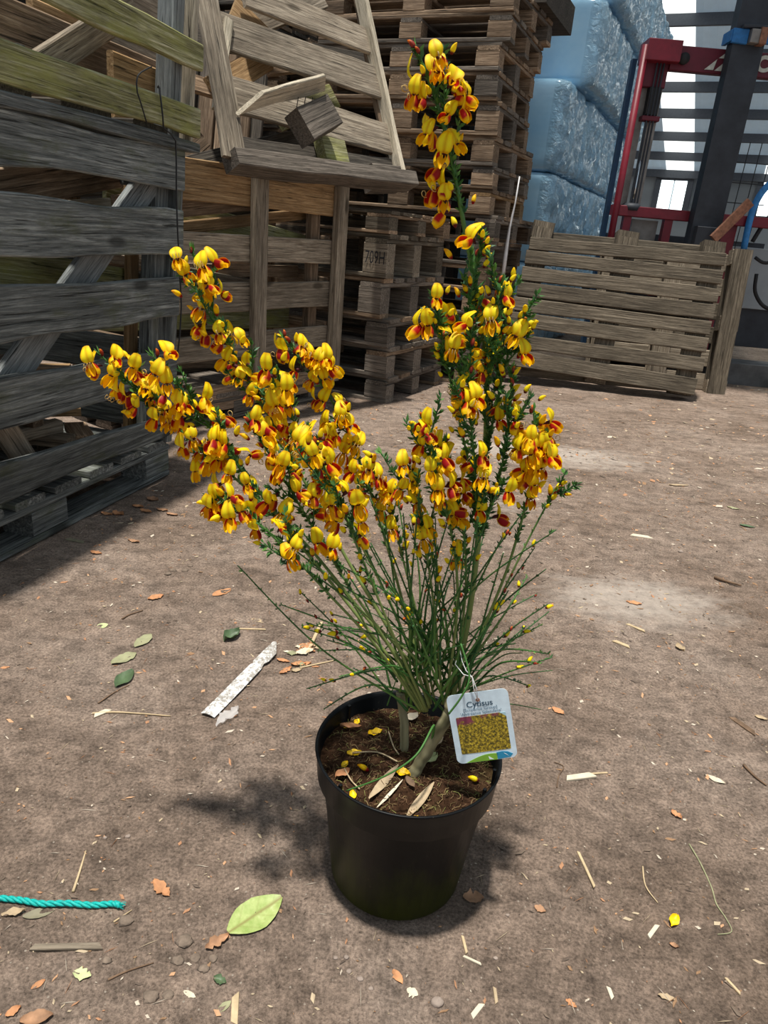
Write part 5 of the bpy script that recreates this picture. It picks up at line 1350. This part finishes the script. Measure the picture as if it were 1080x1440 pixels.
twig([(152, 1378), (180, 1366), (216, 1352)], .0016, 'bark', 'slender curved brown twig among the clods')
splinter(329, 1438, 331, 1398, .007, 'straw', 'yellow-tan straw blade pointing toward the large pale leaf', 2)
twig([(130, 1005), (160, 1003), (195, 1004), (240, 1008)], .0022, 'straw', 'pale dry stalk lying across the dirt near the khaki leaves')
twig([(138, 990), (160, 975), (182, 964)], .0018, 'bark', 'brown twig forming the stalk of the dull green leaf')
splinter(133, 1008, 152, 1000, .010, 'wood_chip_pale', 'pale wood flake by the dry stalk', 3)
twig([(172, 871), (182, 865), (201, 860)], .0025, 'bark', 'dark curled strip of bark on the dirt')
splinter(336, 884, 373, 885, .006, 'straw', 'narrow tan chip behind the white strip', 4)
leaf(353, 868, 376, 873, .3, 'leaf_tan', 'cream oval chip behind the white strip', .1, .1, 41, name='wood_flake', cat='wood chip')
# dry leaves and stalks heaped behind the pot
heap = 'dry scraps heaped at the end of the white strip'
for k in range(16):
    x, y = rnd(395, 450), rnd(905, 945); a = rnd(-.5, .5); l = rnd(10, 26)
    leaf(x - l * math.cos(a) / 2, y - l * math.sin(a) / 2, x + l * math.cos(a) / 2, y + l * math.sin(a) / 2, rnd(.3, .6), random.choice(['leaf_tan', 'leaf_orange', 'leaf_orange', 'wood_chip_pale', 'leaf_khaki']), 'dry leaf scrap in the heap at the end of the white strip', .4, .5, 50 + k, heap)
splinter(432, 920, 452, 876, .008, 'straw', 'thick dry stem slanting up from the heap of dry scraps', 5, T=.006)
twig([(422, 941), (445, 935), (470, 928)], .0025, 'straw', 'dry stalk at the foot of the heap of dry scraps')
# pale splinter with bark, others on the open side of the pot
splinter(797, 1094, 834, 1089, .012, 'wood_chip_pale', 'white broken wood splinter with a bark tail', 6, T=.006)
splinter(826, 1086, 854, 1084, .004, 'straw', 'thin tan sliver lying on the white broken splinter', 7)
twig([(783, 1108), (786, 1090), (793, 1076), (780, 1070)], .0014, 'bark', 'hooked dark rootlet by the white broken splinter')
splinter(813, 1199, 836, 1248, .005, 'straw', 'long narrow straw-coloured splinter on open dirt', 8)
splinter(912, 1318, 924, 1302, .006, 'wood_chip_pale', 'short cream splinter beside the yellow petal', 9)
twig([(969, 1187), (985, 1215), (1000, 1250), (1006, 1275), (1020, 1295), (1028, 1312), (1008, 1317)], .0013, 'leaf_khaki', 'long thin green grass stalk bent at its end')
twig([(904, 1218), (908, 1245), (925, 1270)], .0014, 'straw', 'forked dry rootlet on open dirt')
splinter(1020, 1378, 1040, 1400, .0035, 'straw', 'thin straw sliver by the front of the floor', 10)
splinter(664, 1430, 678, 1412, .006, 'wood_chip_pale', 'cream splinter in front of the pot', 11)
splinter(652, 1345, 676, 1356, .004, 'wood_chip_pale', 'whitish splinter under a tan straw at the shadow edge', 12)
splinter(650, 1318, 656, 1342, .004, 'straw', 'tan straw at the shadow edge', 13)
splinter(695, 1390, 698, 1412, .004, 'leaf_tan', 'bright yellow-tan straw piece', 14)
splinter(855, 1390, 861, 1406, .006, 'wood_chip_pale', 'cream triangular chip by the front of the floor', 15)
splinter(888, 752, 915, 756, .018, 'wood_chip_pale', 'pale curved wood chip on the dusty floor', 16)
splinter(882, 879, 906, 889, .010, 'straw', 'thin pale stick on the pale dust', 17)
splinter(864, 902, 884, 910, .012, 'straw', 'buff bark curl on the pale dust', 18)
twig([(1005, 812), (1020, 818), (1042, 825)], .006, 'bark', 'stout twig on the far dirt')
splinter(1030, 1008, 1062, 1030, .010, 'bark', 'dark brown bark strip by the pinkish curled leaf', 19)
twig([(1046, 1075), (1062, 1092), (1078, 1104)], .003, 'bark', 'dark root running across the dirt')
splinter(95, 757, 118, 762, .016, 'leaf_grey', 'grey-green bark piece by the foot of the grey crate', 20)
for i, (x, y) in enumerate(((166, 722), (194, 712), (205, 718), (228, 716), (242, 722), (150, 722), (215, 702), (135, 776), (188, 760))):
    leaf(x - 8, y - 1, x + 8, y + 2, rnd(.4, .7), random.choice(['leaf_orange', 'leaf_dry']), 'rusty bark flake scattered by the foot of the grey crate', .4, .5, 80 + i, 'bark flakes by the grey crate', name='bark_flake', cat='bark')
# clods and stones
def pebble(x, y, rpx, mat, label, cat='stone', seed=0, group=None, name='stone', flat=.7):
    p = gp(x, y); r_ = rpx * (p - CAM).dot(c_f) / FPX; vs_ = []; fs = []; na, nb = 9, 6
    for i in range(nb + 1):
        th = math.pi * i / nb
        for k in range(na):
            a = 2 * math.pi * k / na; v = V((math.sin(th) * math.cos(a), math.sin(th) * math.sin(a), math.cos(th))); v = v * (1 + 0.45 * noise.noise(v * 1.7 + V((seed * 3.7, 0, 0)))); vs_.append(V((v.x, v.y * .85, v.z * flat)) * r_)
    for i in range(nb):
        for k in range(na): fs.append((i * na + k, (i + 1) * na + k, (i + 1) * na + (k + 1) % na, i * na + (k + 1) % na))
    p.z += r_ * flat * 0.25
    return tag(obj(name, mesh(name, vs_, fs, True), M[mat], None, Matrix.Translation(p)), label, cat, group)
pebble(615, 1409, 9, 'stone_grey', 'small rounded brown stone in front of the pot', seed=1)
for i, (x, y, r_) in enumerate(((260, 1322, 12), (275, 1345, 8), (250, 1350, 9), (178, 1296, 11), (287, 1360, 8), (236, 1398, 9), (212, 1402, 12), (150, 1352, 7), (300, 1345, 7))):
    pebble(x, y, r_, 'soil_clod', 'crumbly clod of dark soil on the dirt floor', 'soil clod', 10 + i, 'clods of soil', 'soil_clod', .38)
for i, (x, y, r_) in enumerate(((243, 802, 4), (268, 796, 3), (236, 809, 4), (260, 803, 4))):
    pebble(x, y, r_ + 1, 'soil_clod', 'tiny dark soil crumb of the cluster on the lit dirt', 'soil clod', 30 + i, 'crumb cluster', 'soil_clod', .5)
for i, (x, y, r_) in enumerate(((487, 1345, 4), (491, 1364, 4), (507, 1374, 5), (522, 1388, 4), (472, 1345, 3.5), (697, 1347, 3.5), (714, 1286, 3), (180, 1175, 4), (148, 1178, 3), (957, 776, 4))):
    pebble(x, y, r_, 'stone_grey', 'small pale pebble pressed into the dirt', 'stone', 40 + i, 'small pebbles', 'stone', .5)
# yellow petal on the floor, fallen petals and dry leaves on the potting soil
def petal_thing(p, ang, sc, label, group=None, mat=None):
    b = FLW[1][0] if mat is None else None
    o = obj('fallen_petal', leaf_mesh(0.019 * sc, 0.012 * sc, .5, .15, int(ang * 100)), M['petal_fallen'], None, frame(p, V((math.cos(ang), math.sin(ang), .15)), V((-math.sin(ang), math.cos(ang), .1))))
    return tag(o, label, 'petal', group)
p = gp(947, 1297); p.z += 0.001
petal_thing(p, .9, 1.15, 'bright yellow fallen petal lying on open dirt')
def sp(x, y):
    p = G(x, y, SOILZ + 0.004); p.z = soil_h(p.x, p.y) + 0.0015; return p
for i, (x, y, a, s) in enumerate(((528, 1030, .3, 1.1), (499, 1058, .1, 1.1), (485, 1072, 1.0, .7), (496, 1114, 1.7, .8), (566, 1090, -.4, 1.2), (490, 1014, .2, .8), (502, 1012, 1.2, .7), (585, 1146, .2, .5))):
    petal_thing(sp(x, y), a, s, 'yellow broom petal fallen on the potting soil', 'petals on the potting soil')
for i, (x, y, a, k) in enumerate(((674, 1094, 3.0, 1), (518, 1084, 2.8, 0))):
    o = obj('fallen_bud', BUD[k], None, None, frame(sp(x, y) + V((0, 0, .002)), V((math.cos(a), math.sin(a), .1)), V((-math.sin(a), math.cos(a), 0))) @ Matrix.Scale(1.1, 4))
    tag(o, ('pale yellow bud lying on the soil under the label', 'pink and yellow bud lying on the soil')[i], 'flower bud')
def soil_leaf(x0, y0, x1, y1, ratio, mat, label, curl=.2, seed=0):
    p, q = sp(x0, y0), sp(x1, y1); L = (q - p).length; c = (p + q) / 2; c.z = max(c.z, soil_h(c.x, c.y)) + 0.003
    return tag(obj('dry_leaf', leaf_mesh(L, L * ratio, curl, .1, seed), M[mat], None, frame(c, q - p, UP.cross(q - p))), label, 'leaf')
soil_leaf(519, 1124, 560, 1080, .17, 'leaf_tan', 'long greyish-tan dry blade on the potting soil', .2, 90)
soil_leaf(572, 1146, 610, 1106, .18, 'leaf_tan', 'cream dry blade at the near rim of the pot', .2, 91)
soil_leaf(530, 1134, 566, 1102, .08, 'wood_chip_pale', 'pale dry stalk on the potting soil', .2, 92)
soil_leaf(592, 1082, 612, 1070, .75, 'leaf_pale', 'cupped pale green leaf at the foot of the stem', .5, 93)
soil_leaf(613, 1056, 618, 1030, .35, 'leaf_tan', 'buff dry leaf standing behind the thick stem', .3, 94)
soil_leaf(570, 1012, 588, 1004, .6, 'wood_chip_pale', 'whitish dry leaf between the two stems', .4, 95)
soil_leaf(478, 1020, 508, 1021, .35, 'leaf_orange', 'orange crumpled leaf at the far side of the soil', .5, 96)
soil_leaf(472, 1090, 492, 1082, .6, 'leaf_orange', 'brown crumpled leaf beside a fallen petal', .5, 97)
soil_leaf(570, 1098, 582, 1112, .5, 'bark', 'dark bark chip on the soil by the stem', .2, 98)
for i, pts in enumerate((((496, 1057), (530, 1064), (558, 1076)), ((484, 1080), (494, 1096), (506, 1108)), ((546, 1032), (553, 1055), (560, 1068)))):
    P3 = [sp(*q) + V((0, 0, .003)) for q in pts]; m = MB(); m.tube(smooth_path(P3, 4), .0011, 5)
    tag(obj('dry_stalk', m.mesh('dry_stalk', True), M['straw']), 'thin dry stalk lying on the potting soil', 'twig', 'stalks on the potting soil')

# fine litter nobody could count: chips and crumbs over the whole floor
m = MB(); rg = random.Random(5)
CH = [(0.50, 0.40, 0.27), (0.42, 0.22, 0.12), (0.58, 0.50, 0.40), (0.30, 0.18, 0.10), (0.55, 0.32, 0.18), (0.12, 0.09, 0.07), (0.16, 0.12, 0.09)]
FOOT = [(QF, uF, wF, LF, 1.0), (QC, uC, wC, LC, 0.44), (V((-0.05, 3.88, 0)), -EX, EY, 1.22, 0.84), (V((0.535, 4.6, 0)), -EX, EY, 1.22, 0.82), (V((-0.92, 5.25, 0)), -EX, EY, 1.22, 0.82), (V((-0.92, 4.85, 0)), -EX, EY, 1.25, 0.4), (V((2.46, 5.62, 0)), V((1, 0, 0)), V((0, 1, 0)), 1.6, 0.3), (GBL, gx_, bk_, 1.25, 0.3), (V((1.36, 5.02, 0)), gx_, bk_, 1.16, 0.5)]
def chip(x, y, l, wd, c):
    for o_, d1, d2, l1, l2 in FOOT:
        e_ = V((x, y, 0)) - o_
        if -0.03 < e_.dot(d1) < l1 + 0.03 and -0.03 < e_.dot(d2) < l2 + 0.03: return
    if math.hypot(x - PX0, y - PY0) < 0.105: return
    z = hgt(x, y) + 0.0012; a = rg.uniform(0, 6.283); d = V((math.cos(a), math.sin(a), rg.uniform(-.15, .25))); s = V((-math.sin(a), math.cos(a), rg.uniform(-.3, .3)))
    p = V((x, y, z)); k = rg.uniform(.3, .9)
    m.add([p - d * l / 2, p - d * l * .1 + s * wd / 2, p + d * l / 2 + s * wd * .2, p + d * l * .2 - s * wd * .5 * k, p + V((0, 0, .0012))], [(0, 1, 4), (1, 2, 4), (2, 3, 4), (3, 0, 4)], c)
for k in range(9000):
    x = rg.uniform(-1.2, 2.2); y = 0.45 + 3.6 * rg.random() ** 1.5
    if math.hypot(x - PX0, y - PY0) < 0.10: continue
    s = 1 + 0.45 * (y - .8); l = rg.choice([.0025, .003, .004, .005, .006, .009]) * s
    chip(x, y, l, l * rg.uniform(.25, .8), rg.choice(CH))
for k in range(1100):
    x = rg.uniform(-.9, 3.4); y = rg.uniform(2.6, 5.6); l = rg.uniform(.012, .045); chip(x, y, l, l * rg.uniform(.3, .7), rg.choice(CH))
for k in range(1300):     # leaf scraps and bark bits, a little larger
    x = rg.uniform(-1.1, 2.0); y = 0.5 + 2.8 * rg.random() ** 1.2; l = rg.uniform(.006, .017) * (1 + .2 * y)
    if math.hypot(x - PX0, y - PY0) > 0.13: chip(x, y, l, l * rg.uniform(.2, .55), rg.choice(CH + CH[3:]))
for k in range(700):      # thin straws
    x = rg.uniform(-1.0, 1.4); y = 0.45 + 2.2 * rg.random() ** 1.3; chip(x, y, rg.uniform(.012, .03), .0012, rg.choice(CH[:3]))
o = obj('wood_chip_litter', m.mesh('wood_chip_litter'), M['litter_attr']); tag(o, 'fine wood chips and leaf crumbs strewn over the dirt floor', 'litter', kind='stuff')
